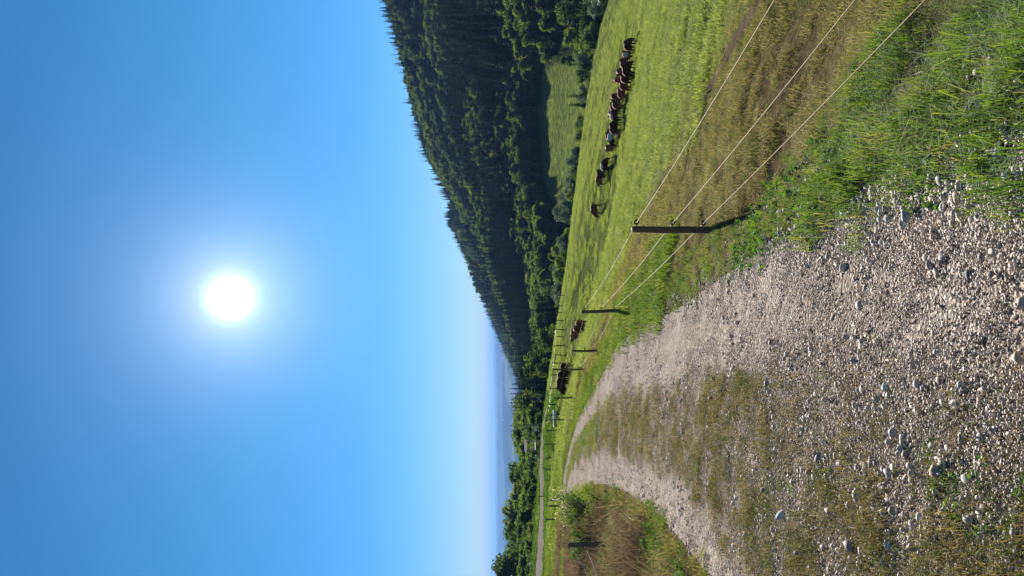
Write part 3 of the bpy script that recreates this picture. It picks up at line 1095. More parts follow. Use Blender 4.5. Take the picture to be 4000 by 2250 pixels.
def top_for(x, y, r):
    """height above the ground of something at distance r whose tip stands at that sight line"""
    v = _dx * ((x - 2000) / FPX) + _ry * ((1125 - y) / FPX) + _f
    az = math.degrees(math.atan2(v.x, v.y))
    X, Y = pol(az, r)
    return X, Y, v.z / math.hypot(v.x, v.y) * r + CAM_Z - Hs(X, Y)


def make_tree(name, shapes, X, Y, h, h0, label, cat, group=None, wid=1.0, rz=None):
    root = bpy.data.objects.new(name, None)
    COL.objects.link(root)
    root.empty_display_size = 0.5
    root.location = (X, Y, Hs(X, Y))
    root.rotation_euler = (0, 0, random.uniform(0, 6.28) if rz is None else rz)
    s = h / h0
    root.scale = (s * wid, s * wid, s)
    link('trunk', shapes[0], root)
    link('crown', shapes[1], root)
    return tag(root, label, cat, group)


# single trees one can point at: (name, shapes, own height, tip pixel x, tip pixel y, distance, width, label)
SINGLES = [
    ('broadleaf_tree', BROAD[0], 12, 1922, 2003, 235, 0.85, 'tall round tree standing above the left wood against the sky, nearest the middle post gap'),
    ('broadleaf_tree', BROAD[2], 12, 1902, 2215, 215, 0.8, 'airy tall tree at the far left end of the wood, crown against the sky'),
    ('broadleaf_tree', BROAD[1], 12, 1950, 1850, 240, 0.75, 'small dark tree poking above the left wood in front of the plain'),
    ('broadleaf_tree', BROAD[4], 12, 1938, 2095, 235, 1.0, 'broad tree on the skyline between the two tallest trees of the left wood'),
    ('broadleaf_tree', BROAD[3], 12, 1982, 1700, 240, 0.9, 'slim dark tree at the right end of the left wood before the plain'),
    ('broadleaf_tree', BROAD[0], 12, 1992, 1600, 240, 0.8, 'rounded dark tree beside the gap of blue distance, left of the spruces'),
    ('willow_tree', WILLOW[0], 10, 2138, 838, 214, 0.95, 'round silvery willow at the far pasture edge beside the lone cow'),
    ('willow_tree', WILLOW[1], 10, 2165, 770, 219, 0.8, 'smaller silvery willow right of the round one at the pasture edge'),
    ('broadleaf_tree', BROAD[2], 12, 1985, 300, 418, 1.1, 'big pale round tree at the top edge of the meadow across the valley'),
    ('broadleaf_tree', BROAD[4], 12, 2050, 385, 419, 1.1, 'grey green tree below the big pale one beside the valley meadow'),
    ('broadleaf_tree', BROAD[1], 12, 2068, 445, 418, 0.9, 'yellowish green tree at the left of the valley meadow trees'),
    ('broadleaf_tree', BROAD[3], 12, 1905, 40, 405, 1.15, 'tall bright green tree at the right border behind the pasture'),
    ('broadleaf_tree', BROAD[0], 12, 1945, 120, 390, 1.15, 'bright green leaning tree group right of the valley meadow'),
    ('broadleaf_tree', BROAD[1], 12, 1975, 185, 400, 1.1, 'medium green tree between the leaning green tree and the big pale tree'),
    ('broadleaf_tree', BROAD[4], 12, 2150, 45, 275, 1.0, 'dense dark tree at the right border just above the pasture edge'),
    ('broadleaf_tree', BROAD[2], 12, 2190, 150, 270, 0.9, 'grey green tree above the right end of the pasture'),
    ('dry_bush', BUSH[3], 5, 2117, 1545, 124, 0.5, 'pale upright bush at the edge of the dark wood behind the stakes'),
    ('birch_sapling', BUSH[1], 5, 2136, 1463, 126, 0.5, 'thin pale sapling above the tall fence post against the dark wood'),
    ('spruce_tree', SPRUCE[2], 20, 2205, 375, 232, 1.2, 'small dark spruce in the hedge below the valley meadow'),
    ('spruce_tree', SPRUCE[4], 20, 2215, 410, 230, 1.3, 'second small dark spruce in the hedge below the meadow, left of the first'),
]
occ = np.full(900, -9.0)                                # highest sight line already filled, per azimuth (-30..30 degrees)


def occupied(az, r, ztop, halfw, frac):
    i0, i1 = int((az - math.degrees(halfw / r) + 30) * 15), int((az + math.degrees(halfw / r) + 30) * 15)
    i0, i1 = max(i0, 0), min(i1, 899)
    if i1 < i0:
        return True
    e = (ztop - CAM_Z) / r
    seen = e > occ[i0:i1 + 1].min() + 0.0015
    occ[i0:i1 + 1] = np.maximum(occ[i0:i1 + 1], e - frac / r)
    return seen


cands = []                                              # (r, az, kind, height, shape index, width)
for nm, shp, h0, px, py, r, wd, lb in SINGLES:
    X, Y, h = top_for(px, py, r)
    h = min(max(h, 2.5), 19.0)
    make_tree(nm, shp, X, Y, h, h0, lb, 'tree', wid=wd)

rt = random.Random(5)


def free(az, r):
    for nm, shp, h0, px, py, rr, wd, lb in SINGLES:
        if abs(px_az(py) - az) < 1.0 and abs(rr - r) < 7:
            return False
    return True


# left wood of leafy trees
for i in range(230):
    az, r = rt.uniform(-26, -9.0), 122 + 150 * rt.random() ** 0.8
    xt = np.interp(r, [122, 160, 200, 240, 272], [2078, 2042, 2005, 1978, 1972]) + rt.uniform(-16, 22) + (6 if az < -15 else 14)
    X, Y, h = top_for(xt, 1125 - math.tan(R(az)) * FPX, r)
    if h > 2.2 and free(az, r):
        cands.append((r, az, 'leafy', h, rt.randrange(5), rt.uniform(0.9, 1.35)))
# shaded spruce wood under the hill
for i in range(240):
    az, r = rt.uniform(-10.6, 3.0), rt.uniform(0, 1) ** 0.9 * 110
    e = np.interp(az, AZ, EDGE)
    r = e + 16 + r
    xt = np.interp(az, [-10.6, -8.5, -6, -3, 0, 3], [2040, 2012, 2020, 2075, 2120, 2140]) + rt.uniform(-22, 45) + (r - e < 40) * 35
    X, Y, h = top_for(xt, 1125 - math.tan(R(az)) * FPX, r)
    h = min(h, 27)
    if h > 4 and free(az, r):
        k = 'spruce' if rt.random() < 0.9 else 'leafy'
        cands.append((r, az, k + '_dark', h, rt.randrange(5), rt.uniform(0.85, 1.2) if k == 'spruce' else rt.uniform(.7, 1.0)))
# hedge along the lower pasture edge
for i in range(95):
    az = rt.uniform(-1.5, 24)
    e = np.interp(az, AZ, EDGE)
    r = e + rt.uniform(4, 26)
    xe = np.interp(1125 - math.tan(R(az)) * FPX, [0, 208, 338, 483, 628, 870, 1083], [2384, 2326, 2302, 2283, 2264, 2233, 2209])
    X, Y, h = top_for(xe - rt.uniform(26, 64) - (30 if az > 15.5 else 0), 1125 - math.tan(R(az)) * FPX, r)
    if h > 1.2 and free(az, r):
        cands.append((r, az, 'bush', h, rt.randrange(4), rt.uniform(0.9, 1.4)))
# mixed trees at the right behind the pasture, climbing the slope
for i in range(190):
    az, r = rt.uniform(14.5, 26), rt.uniform(238, 415)
    if meadow_mask(np.array([az]), np.array([r - 25]))[0] or meadow_mask(np.array([az]), np.array([r]))[0] or az < 16.4 and r < 395:
        continue
    if free(az, r):
        k = 'right_spruce' if rt.random() < .42 else 'leafy_right'
        cands.append((r, az, k, rt.uniform(9, 17) if k == 'right_spruce' else rt.uniform(6, 13), rt.randrange(5), rt.uniform(0.85, 1.3)))
# the wooded hill
hill = []
rads = []
r = 335.0
while r < 2260:
    rads.append(r)
    r += 5.2 + (r - 335) * 0.0034
for r in rads:
    sp = 4.9 + (r - 335) * 0.0024
    azs = np.arange(-12.5, 26.5, math.degrees(sp / r))
    azs = azs + RNG.uniform(-.45, .45, len(azs)) * math.degrees(sp / r)
    rr = r + RNG.uniform(-2.5, 2.5, len(azs))
    lim = np.interp(azs, RAZ, RR)
    keep = (rr < lim + 25) & ~meadow_mask(azs, rr - 6)
    azs, rr = azs[keep], rr[keep]
    X, Y = np.sin(np.radians(azs)) * rr, np.cos(np.radians(azs)) * rr
    leafy = fbm(X / 60, Y / 60, 61, 3) + RNG.normal(0, .07, len(X))
    for j in range(len(X)):
        if 5.0 < azs[j] < 17.5 and rr[j] < 440 and rr[j] < np.interp(azs[j], [5.5, 6.5, 8, 10, 12, 14, 16], [322, 376, 409, 412, 408, 400, 376]):
            continue
        lf = leafy[j] > (0.515 if rr[j] > 450 else 0.46)
        if RNG.random() < .13:
            continue
        h = RNG.uniform(7, 15) if lf else RNG.uniform(9, 23)
        if rr[j] > 0.9 * lim[min(j, len(lim) - 1)]:
            h *= 0.85
        cands.append((rr[j], azs[j], 'hill_leafy' if lf else 'hill_spruce', h, int(RNG.integers(5)), RNG.uniform(.95, 1.35) if lf else RNG.uniform(.8, 1.15)))
# farther spur
for i in range(6500):
    az, r = rt.uniform(-15, -3), rt.uniform(3050, 3750)
    cands.append((r, az, 'hill_spruce', rt.uniform(16, 26), rt.randrange(5), 1.2))

cands.sort(key=lambda c: c[0])
LAB = {
    'leafy': ('broadleaf_tree', 'leafy green tree in the dense wood left of the lane', 'tree', 'leafy trees of the left wood'),
    'spruce_dark': ('spruce_tree', 'dark spruce in the shaded wood below the pasture', 'tree', 'spruces of the shaded wood'),
    'leafy_dark': ('broadleaf_tree', 'dark leafy tree among the shaded spruces below the pasture', 'tree', 'leafy trees of the shaded wood'),
    'bush': ('hedge_bush', 'bush in the hedge along the lower edge of the pasture', 'bush', 'bushes of the pasture hedge'),
    'leafy_right': ('broadleaf_tree', 'leafy tree in the valley wood right of the meadow', 'tree', 'leafy trees right of the meadow'),
    'right_spruce': ('spruce_tree', 'spruce in the valley wood right of the meadow', 'tree', 'spruces right of the meadow'),
    'hill_leafy': ('broadleaf_tree', 'leafy tree low on the wooded hillside across the valley', 'tree', 'leafy trees on the lower hillside'),
    'hill_spruce': ('spruce_tree', 'spruce low on the wooded hillside across the valley', 'tree', 'spruces on the lower hillside'),
}
WHERE = {
    'leafy': ([-11.5, -13.5, -16.5, -19.0], ('right of the play frame', 'behind the play frame', 'left of the play frame', 'below the tallest skyline tree', 'at the left border')),
    'dark': ([2, -2, -4.5, -6.5, -8.5], ('beside the silvery willow', 'right of the two rear-view cows', 'above the two rear-view cows', 'left of the cow with raised head', 'above the tallest fence post', 'above the white trough')),
    'bush': ([17, 13, 8, 3], ('at the right border', 'above the tight group of cows', 'below the valley meadow', 'beside the silvery willows', 'left of the lone cow')),
    'right': ([20, 18], ('touching the right border', 'behind the right end of the herd', 'just right of the valley meadow')),
    'hill': ([16, 12, 8, 4, 0, -4], ('at the right border', 'above the right part of the meadow', 'above the left part of the meadow', 'above the lone cow', 'right of the nearest post', 'above the second fence post', 'at the low left end of the hill')),
}


def describe(kind, az, r, h):
    key = 'leafy' if kind == 'leafy' else 'dark' if 'dark' in kind else 'bush' if kind == 'bush' else 'right' if 'right' in kind else 'hill'
    cuts, words = WHERE[key]
    w = words[sum(az < c for c in cuts)]
    sp = 'spruce' if 'spruce' in kind else 'bush' if kind == 'bush' else 'leafy tree'
    size = {'bush': (2.2, 3.6), 'leafy': (5.5, 10), 'leafy_right': (8, 14), 'hill_leafy': (10.5, 12.5), 'hill_spruce': (15.5, 18.5)}.get(kind, (13, 18))
    sz = 'small' if h < size[0] else 'tall' if h > size[1] else 'middling'
    e = float(np.interp(az, AZ, EDGE))
    row = {'leafy': (e + 38, e + 85), 'hill': (460, 620)}.get(key, (e + 35, e + 75))
    rw = ('front', 'middle', 'back')[int(r > row[0]) + int(r > row[1])]
    place = {'leafy': 'of the left wood', 'dark': 'of the shaded wood', 'bush': 'of the pasture hedge', 'right': 'of the valley wood', 'hill': 'of lower hillside'}[key]
    return '%s %s, %s rows %s, %s' % (sz, sp, rw, place, w)


LIMIT = {'hill_leafy': 120, 'hill_spruce': 170, 'spruce_dark': 150, 'leafy': 150, 'leafy_dark': 60, 'bush': 90, 'leafy_right': 70, 'right_spruce': 60}
count = {k: 0 for k in LAB}
stuffS, stuffB = [], []
NL = (Hs(0, 50) - CAM_Z) / 50
CX = np.array([c[1] for c in cands])
CR = np.array([c[0] for c in cands])
CZ = H(np.sin(np.radians(CX)) * CR, np.cos(np.radians(CX)) * CR)
CE = np.interp(CX, _az_s, (_ze_s - CAM_Z) / _e_s)
for (r, az, kind, h, si, wd), gz, ce in zip(cands, CZ, CE):
    X, Y = pol(az, r)
    vis = -23 < az < 22.5 and (gz + h - CAM_Z) / r > ce + 0.002
    vis = vis and occupied(az, r, gz + h, 0.12 * h, h * 0.35)
    if vis and count[kind] < LIMIT[kind]:
        count[kind] += 1
        nm, lb, ct, gr = LAB[kind]
        shp, h0 = (SPRUCE[si], 20) if 'spruce' in kind else ((BUSH[si % 4], 5) if kind == 'bush' else (BROAD[si], 12))
        make_tree(nm, shp, X, Y, h, h0, describe(kind, az, r, h), ct, gr, wd)
    elif 'spruce' in kind:
        stuffS.append((X, Y, gz, h / 20, wd, si))
    else:
        stuffB.append((X, Y, gz, h / 12, wd, si))
for nm, lst, coll, lb in (('spruce_forest', stuffS, 'spruce_shapes', 'mass of dark spruces covering the long hill'), ('leafy_forest', stuffB, 'broad_shapes', 'scattered leafy trees within the hill forest')):
    a = np.array(lst)
    sc3 = np.stack([a[:, 3] * a[:, 4], a[:, 3] * a[:, 4], a[:, 3]], -1)
    scatter(nm, coll, a[:, :3], zrot(len(a), 0.02), sc3, a[:, 5], lb, 'forest')

# ------------------------------------------------------------------ fences
def gz(X, Y):
    """height of the turf (with its small humps) beside the track"""
    X, Y = np.ravel(np.asarray(X, float)), np.ravel(np.asarray(Y, float))
    r = np.hypot(X, Y)
    lt, hw = road_coord(X, Y)
    b = (fbm(X * 0.9, Y * 0.9, 41, 4) - 0.5) * 0.16 * sstep(1, 4, r)
    return H(X, Y) + np.where(r < 130, b * sstep(0.0, 1.2, np.abs(lt) - hw), b * 1.5)


def g1(x, y):
    return float(gz([x], [y])[0])


def make_post(x, y, h, rad, lean, label, group, ins=(), side=1, material='wood', seed=0, name='fence_post'):
    rng = np.random.default_rng(seed)
    root = bpy.data.objects.new(name, None)
    COL.objects.link(root)
    root.location = (x, y, g1(x, y))
    root.rotation_euler = (lean[0], lean[1], 0)
    m = MB()
    n = 9
    pts = [(rng.normal(0, .006), rng.normal(0, .006), z) for z in (-.35, 0.0, h * .3, h * .62, h - .03)] + [(0, 0, h)]
    m.tube(pts, [rad * 1.1, rad * 1.08, rad * 1.04, rad, rad * .95, rad * .78], n)
    link('shaft', mesh_from('post_shaft', m.V, m.F, MT[material], True), root)
    for k, hz in enumerate(ins):
        q = MB()
        q.tube([(side * rad * .7, 0, hz), (side * (rad + .035), 0, hz)], .006, 6)
        cx = side * (rad + .055)
        ring = [(cx + math.cos(t) * .027, 0, hz + math.sin(t) * .027) for t in np.linspace(0, 6.283, 13)]
        q.tube(ring, .013, 6, False)
        q.tube([(cx - side * .034, 0, hz), (cx - side * .02, 0, hz)], .016, 8)
        link('insulator', mesh_from('insulator', q.V, q.F, MT['black'], True), root)
    return tag(root, label, 'post', group)


RG = 'posts of the roped pasture fence'
RP = [(2.15, 0.15, 1.15, (.17, .58, 1.04), 'post of the pasture fence beside the camera'),
      (.76, 10.29, 1.14, (.15, .58, 1.08), 'nearest and largest round fence post, with a long shadow toward the road'),
      (-.67, 21.0, 1.15, (.22, .6, 1.06), 'second post of the roped fence, leaning slightly, beside the green verge'),
      (-2.62, 31.0, 1.12, (.24, .6, 1.04), 'third post of the roped fence, left of the two rear-view cows'),
      (-4.45, 40.8, 1.74, (.28, .62, 1.08), 'tallest dark fence post, standing in front of the group of grazing cows'),
      (-6.78, 46.3, 1.40, (.3, .65, 1.1), 'slim fence post left of the grazing cow with the white face'),
      (-9.5, 54.0, 1.36, (.3, .65, 1.1), 'dark fence post in front of the white trough'),
      (-13.6, 65.5, 1.2, (), 'short crooked post beside the bend, right of the play frame'),
      (-15.5, 82.0, 1.25, (), 'post beneath the white sign board near the play frame'),
      (-17.9, 79.3, 0.95, (), 'dark stake below the white slide of the play frame'),
      (-18.9, 78.4, 1.05, (), 'dark stake left of the play frame before the pale lane'),
      (-24.6, 89.0, 1.2, (), 'thin stake standing before the pale lane near the leafy shrub')]
for i, (x, y, h, ins, lb) in enumerate(RP):
    make_post(x, y, h, .046 if i < 7 else .055, (random.uniform(-.03, .03), .02 if i == 1 else random.uniform(-.04, .04), 0), lb, RG, ins, 1, 'wood', i)


def rope(name, pts, rad, material, label, cat, sag=0.03, steps=14, group=None, kink=0.0):
    P = []
    rng = np.random.default_rng(len(pts) * 7 + int(pts[0][2] * 100) % 50)
    for a, b in zip(pts[:-1], pts[1:]):
        a, b = Vector(a), Vector(b)
        for k in range(steps):
            t = k / steps
            p = a.lerp(b, t)
            p.z -= 4 * sag * t * (1 - t) * (b - a).length / 10
            if kink:
                p += Vector(rng.normal(0, kink, 3))
            P.append(p)
    P.append(Vector(pts[-1]))
    m = MB().tube(P, rad, 6)
    return tag(m.build(name, MT[material], None, True), label, cat, group)


for k, nm in enumerate(('lowest', 'middle', 'top')):
    pts = []
    for i, (x, y, h, ins, lb) in enumerate(RP[:7]):
        pts.append((x + .046 + .055, y, g1(x, y) + ins[k]))
    rope('fence_rope', pts, 0.0040, 'rope', '%s of the three cream ropes of the pasture fence' % nm, 'rope', 0.05, 14, 'ropes of the pasture fence')

LP = [(-6.75, 19.8, 1.02, 'thick brown post at the left border above the dry grass, white cord at its top'),
      (-12.63, 45.0, 1.05, 'brown post right behind the lime green shrub, with white cords'),
      (-15.9, 54.9, 0.9, 'reddish brown post beyond the lime green shrub, second of three'),
      (-18.25, 59.4, 1.05, 'reddish brown post left of the shrub, leaning before the pale lane'),
      (-8.6, 13.0, 1.05, 'post of the left fence just outside the view'),
      (-34.5, 88.5, 1.15, 'thin dark stake at the left border on the green bank')]
for i, (x, y, h, lb) in enumerate(LP):
    make_post(x, y, h, .062 if i == 0 else .06, (random.uniform(-.03, .03), random.uniform(-.05, .02), 0), lb, 'posts left of the track', (.55,) if i in (0, 1) else (), 1, 'wood', 40 + i)
make_post(-35.4, 89.5, 1.1, .04, (.02, .03), 'second thin dark stake beside the border stake on the green bank', 'posts left of the track', (), 1, 'wood', 66)
for k, (h0, h1, sg) in enumerate(((.98, .9, 1.1), (.6, .5, .7))):
    rope('white_cord', [(LP[4][0] + .07, LP[4][1], g1(LP[4][0], LP[4][1]) + h1), (LP[0][0] - .02, LP[0][1] - .065, g1(LP[0][0], LP[0][1]) + h0)], 0.006, 'cord',
         ('upper' if k == 0 else 'lower') + ' slack white cord running from the thick left post toward the border', 'cord', sg, 22, 'white cords of the left fence', 0.008)
rope('white_cord', [(LP[0][0] + .05, LP[0][1] + .03, g1(LP[0][0], LP[0][1]) + .95), (LP[1][0], LP[1][1] - .07, g1(LP[1][0], LP[1][1]) + .95)], 0.006, 'cord',
     'slack white cord between the thick left post and the post behind the shrub', 'cord', 0.9, 24, 'white cords of the left fence', 0.006)

# stakes of the fence along the far side of the pasture
ST = [(-1.2, 119, 1.1), (-2.78, 113.4, 1.1), (-3.62, 109.8, 1.15), (-4.63, 106.4, 1.2), (-5.69, 102.0, 1.25), (-6.54, 99.8, 1.1), (-7.32, 95.3, 1.4), (-8.35, 93.4, 1.3), (-9.23, 92.1, 1.35),
      (-10.43, 90.3, 1.3), (-11.83, 88.0, 1.3), (-13.25, 85.4, 1.2), (-14.21, 84.2, 1.2)]
SL = ['rightmost thin stake of the far fence below the dark wood'] + ['%s stake from the right in the far fence below the dark wood' % w for w in
      ('second', 'third', 'fourth', 'fifth', 'sixth', 'seventh', 'eighth', 'ninth', 'tenth', 'eleventh', 'twelfth', 'thirteenth')]
for i, (x, y, h) in enumerate(ST):
    make_post(x, y, h, .058, (random.uniform(-.05, .05), random.uniform(-.06, .06)), SL[i], 'stakes of the far fence', (), 1, 'darkwood', 80 + i, 'fence_stake')
rope('fence_wire', [(x, y, g1(x, y) + h - .1) for x, y, h in ST], 0.006, 'steel', 'thin wire strung along the stakes of the far fence', 'wire', 0.05, 6)
for i, az in enumerate((17.6, 16.2, 14.6, 13.4, 19.2)):
    x, y = pol(az, np.interp(az, AZ, EDGE) - 3)
    make_post(x, y, 1.3, .06, (random.uniform(-.1, .1), random.uniform(-.15, .1)),
              ('dark stake on the brown strip at the right pasture edge, %s from the right' % ('second', 'third', 'fourth', 'fifth', 'first')[i]), 'stakes at the lower pasture edge', (), 1, 'darkwood', 120 + i, 'fence_stake')


# ------------------------------------------------------------------ cattle
def cow_mesh(name, graze):
    V = [(-.76, 0, 1.08, .25, .3), (-.52, 0, 1.03, .33, .4), (-.08, 0, .93, .40, .47), (.34, 0, .94, .38, .48), (.62, 0, 1.0, .29, .4)]
    if graze == 1:
        V += [(.88, 0, .84, .19, .28), (1.04, 0, .56, .15, .19), (1.13, 0, .36, .14, .16), (1.22, 0, .12, .095, .1)]
    elif graze == 2:
        V += [(.86, 0, 1.14, .17, .27), (1.1, 0, 1.3, .14, .18), (1.24, 0, 1.28, .14, .15), (1.48, 0, 1.1, .09, .1)]
    else:
        V += [(.9, 0, .96, .18, .26), (1.12, 0, .88, .14, .18), (1.24, 0, .78, .14, .15), (1.4, 0, .52, .09, .1)]
    Ed = [(i, i + 1) for i in range(8)]
    for sgn in (-1, 1):
        b = len(V)
        V += [(.56, sgn * .17, .66, .12, .13), (.55, sgn * .18, .37, .062, .065), (.55, sgn * .18, .1, .05, .052), (.57, sgn * .18, .02, .06, .06)]
        Ed += [(4, b), (b, b + 1), (b + 1, b + 2), (b + 2, b + 3)]
        b = len(V)
        V += [(-.56, sgn * .19, .72, .14, .18), (-.66, sgn * .19, .42, .068, .08), (-.6, sgn * .19, .12, .05, .055), (-.58, sgn * .19, .02, .06, .062)]
        Ed += [(1, b), (b, b + 1), (b + 1, b + 2), (b + 2, b + 3)]
        b = len(V)
        p = V[6]
        V += [(p[0] - .02, sgn * .2, p[2] + .07, .03, .04), (p[0] - .04, sgn * .3, p[2] + .05, .018, .03)]
        Ed += [(6, b), (b, b + 1)]
    b = len(V)
    V += [(-.96, 0, 1.1, .035, .035), (-1.0, 0, .75, .022, .022), (-1.0, 0, .5, .045, .045), (-1.0, 0, .38, .02, .02)]
    Ed += [(0, b), (b, b + 1), (b + 1, b + 2), (b + 2, b + 3)]
    me = bpy.data.meshes.new(name)
    me.from_pydata([v[:3] for v in V], Ed, [])
    o = bpy.data.objects.new(name, me)
    COL.objects.link(o)
    o.modifiers.new('skin', 'SKIN')
    sk = me.skin_vertices[0].data
    for i, v in enumerate(V):
        sk[i].radius = (v[3], v[4])
        sk[i].use_root = i == 2
    s = o.modifiers.new('smooth', 'SUBSURF')
    s.levels = s.render_levels = 2
    dg = bpy.context.evaluated_depsgraph_get()
    res = bpy.data.meshes.new_from_object(o.evaluated_get(dg))
    bpy.data.objects.remove(o)
    res.polygons.foreach_set('use_smooth', np.ones(len(res.polygons), bool))
    res.name = name
    return res


COWS = [cow_mesh('cow_walking', 0), cow_mesh('cow_grazing', 1), cow_mesh('cow_standing', 2)]
CM = {
    'dark': cow_mat('coat_dark_brown', (0.075, 0.034, 0.02), (0.03, 0.015, 0.011)),
    'brown': cow_mat('coat_brown', (0.19, 0.08, 0.04), (0.10, 0.042, 0.022)),
    'red': cow_mat('coat_red_brown', (0.32, 0.13, 0.055), (0.2, 0.08, 0.038)),
    'rump': cow_mat('coat_white_rump', (0.06, 0.028, 0.016), (0.03, 0.016, 0.01), [((-1, 0, .25), .95)]),
    'back': cow_mat('coat_pale_back', (0.06, 0.03, 0.018), (0.03, 0.016, 0.01), [((-.12, 0, 1), 1.28)]),
    'cream': cow_mat('coat_cream', (0.45, 0.36, 0.27), (0.36, 0.27, 0.19)),
    'patch': cow_mat('coat_cream_patched', (0.08, 0.04, 0.025), (0.035, 0.018, 0.012), [((-.7, .3, .55), .62)]),
    'face': cow_mat('coat_white_face', (0.05, 0.025, 0.016), (0.022, 0.012, 0.009), [((1, 0, -.1), 1.15)]),
}
CMESH = {}
HERD = [  # x, y, heading (0 = to the right, 90 = away), pose, coat, size, label
    (24.98, 77.7, 8, 1, 'dark', 1.0, 'dark brown cow grazing alone at the right end of the herd row'),
    (24.34, 78.8, 70, 0, 'rump', .95, 'dark cow with a white rump, second from the right end of the herd'),
    (23.88, 80.3, 15, 1, 'brown', 1.0, 'dark brown cow grazing just left of the white-rumped cow'),
    (21.74, 75.3, 5, 1, 'dark', 1.08, 'near-black cow grazing head down, front right of the tight group'),
    (21.2, 76.2, 12, 1, 'dark', 1.05, 'near-black cow second from the right in the tight group'),
    (20.99, 78.0, 4, 1, 'brown', 1.05, 'brown cow in the middle of the tight group, half hidden'),
    (20.74, 79.9, -12, 0, 'brown', 1.05, 'brown cow closing the tight group at its left, legs free'),
    (24.12, 84.5, 95, 0, 'brown', 1.0, 'brown cow standing behind the tight group, right one of two backs'),
    (24.02, 87.3, 80, 0, 'red', .95, 'red brown cow standing behind the tight group, left one of two backs'),
    (22.15, 87.6, 85, 0, 'brown', 1.0, 'brown cow seen from behind at the left end of the tight group'),
    (22.26, 89.8, 60, 0, 'cream', .9, 'cream coloured cow half hidden behind the brown one'),
    (20.31, 83.5, 20, 1, 'brown', 1.05, 'dark brown cow grazing in front of the cream cow'),
    (21.08, 87.8, 35, 0, 'brown', 1.0, 'brown cow in the second line left of the cream cow'),
    (20.64, 89.8, 110, 0, 'cream', .95, 'white cow with its back to the sun, farthest of its small group'),
    (19.37, 84.9, 8, 1, 'back', 1.05, 'dark cow with a pale rump and back line grazing below the white cow'),
    (17.63, 83.2, 2, 1, 'dark', 1.12, 'large dark cow grazing in the middle of the row'),
    (17.83, 88.7, 30, 0, 'brown', 1.0, 'brown cow hidden behind the large dark and the patched cow'),
    (17.21, 87.1, 165, 1, 'patch', 1.0, 'cream and dark patched cow left of the large dark cow'),
    (16.31, 88.3, 250, 0, 'red', .98, 'red brown cow facing the camera, alone between two groups'),
    (14.44, 89.4, 2, 1, 'back', 1.05, 'dark cow with cream back line grazing, right one of three'),
    (13.86, 91.9, 25, 1, 'dark', 1.0, 'dark cow grazing close behind the cream-backed cow'),
    (13.11, 91.9, -25, 1, 'brown', 1.0, 'brown cow at the left of the group of three'),
    (9.5, 92.1, 180, 1, 'brown', 1.02, 'lone brown cow grazing in the middle of the pasture'),
    (-3.89, 81.1, 95, 0, 'red', 1.02, 'red brown cow seen from behind, right of the middle post'),
    (-4.49, 80.6, 105, 1, 'brown', 1.02, 'dark brown cow seen from behind beside the red brown one'),
    (-5.07, 83.9, 172, 2, 'red', 1.05, 'red brown cow with raised head looking left'),
    (-8.8, 81.5, 180, 1, 'dark', .95, 'near-black cow half hidden by the tallest fence post'),
    (-9.55, 80.5, 165, 1, 'dark', 1.05, 'near-black cow left of the tallest post, partly covered by another'),
    (-10.2, 79.0, 185, 1, 'face', 1.12, 'large near-black cow with a white face grazing to the left'),
]
for x, y, hd, pose, coat, sz, lb in HERD:
    key = (pose, coat)
    d_ = (hd + 90) % 180 - 90
    if abs(d_) < 30:                                       # most stand half turned away, backs to the sun
        hd = hd + 26 if abs(hd) < 60 else hd - 26
    if key not in CMESH:
        me = COWS[pose].copy()
        me.materials.clear()
        me.materials.append(CM[coat])
        CMESH[key] = me
    o = link('cow', CMESH[key], None, (x, y, g1(x, y) - .01), (0, 0, R(hd)), (sz * .84, sz * .95, sz * .93))
    tag(o, lb, 'cow', 'cattle grazing on the slope')

# ------------------------------------------------------------------ play frame, trough and other small things
root = bpy.data.objects.new('play_frame', None)
COL.objects.link(root)
PX, PY = -22.9, 109.5
root.location = (PX, PY, Hs(PX, PY))
root.rotation_euler = (0, 0, R(8))
tag(root, 'weathered wooden play frame with slatted roof, swing beam and white slide behind the lane', 'play frame')
for sx in (-.65, .65):
    for sy in (-.6, .6):
        MB().box((sx, sy, 1.15), (.1, .1, 2.5)).build('post', MT['planks'], root)
roofp = MB().box((0, -.66, 2.42), (1.7, .05, .07)).box((0, .66, 2.42), (1.7, .05, .07)).build('roof', MT['planks'], root)
for k in range(6):
    sl = MB().box((0, 0, 0), (1.7, .16, .035), Euler((R(13), 0, 0)).to_matrix())
    o = sl.build('slat', MT['planks'], roofp)
    o.location = (0, -.72 + k * .2, 2.28 + k * .05)
fl = MB().box((0, 0, 1.0), (1.4, 1.3, .05)).build('platform', MT['planks'], root)
for k in range(4):
    MB().box((-.65, -.66, .2 + k * .22), (.06, .05, .05)).box((-.3, -.7, .2 + k * .22), (.75, .05, .05)).build('rung', MT['planks'], root)
MB().box((-.02, -.645, 1.42), (1.2, .04, .06)).box((-.02, -.645, 1.22), (1.2, .04, .06)).build('railing', MT['planks'], root)
MB().tube([(.6, 0, 2.0), (3.1, 0, 2.15)], .06, 8).build('swing_beam', MT['planks'], root)
for sy in (-.75, .75):
    MB().tube([(3.0, 0, 2.15), (3.15, sy, -.1)], .05, 8).build('swing_leg', MT['planks'], root)
for sx in (1.4, 2.2):
    m = MB().tube([(sx - .2, 0, 2.08), (sx - .2, 0, .5)], .012, 5).tube([(sx + .2, 0, 2.08), (sx + .2, 0, .5)], .012, 5)
    s_ = m.build('swing_rope', MT['darkwood'], root)
    MB().box((sx, 0, .48), (.46, .18, .04)).build('swing_seat', MT['darkwood'], root)
MB().tube([(-.6, 0, 2.0), (-2.3, 0, 1.9)], .055, 8).build('climbing_beam', MT['planks'], root)
for sy in (-.6, .6):
    MB().tube([(-2.2, 0, 1.92), (-2.35, sy, -.1)], .05, 8).build('beam_leg', MT['planks'], root)
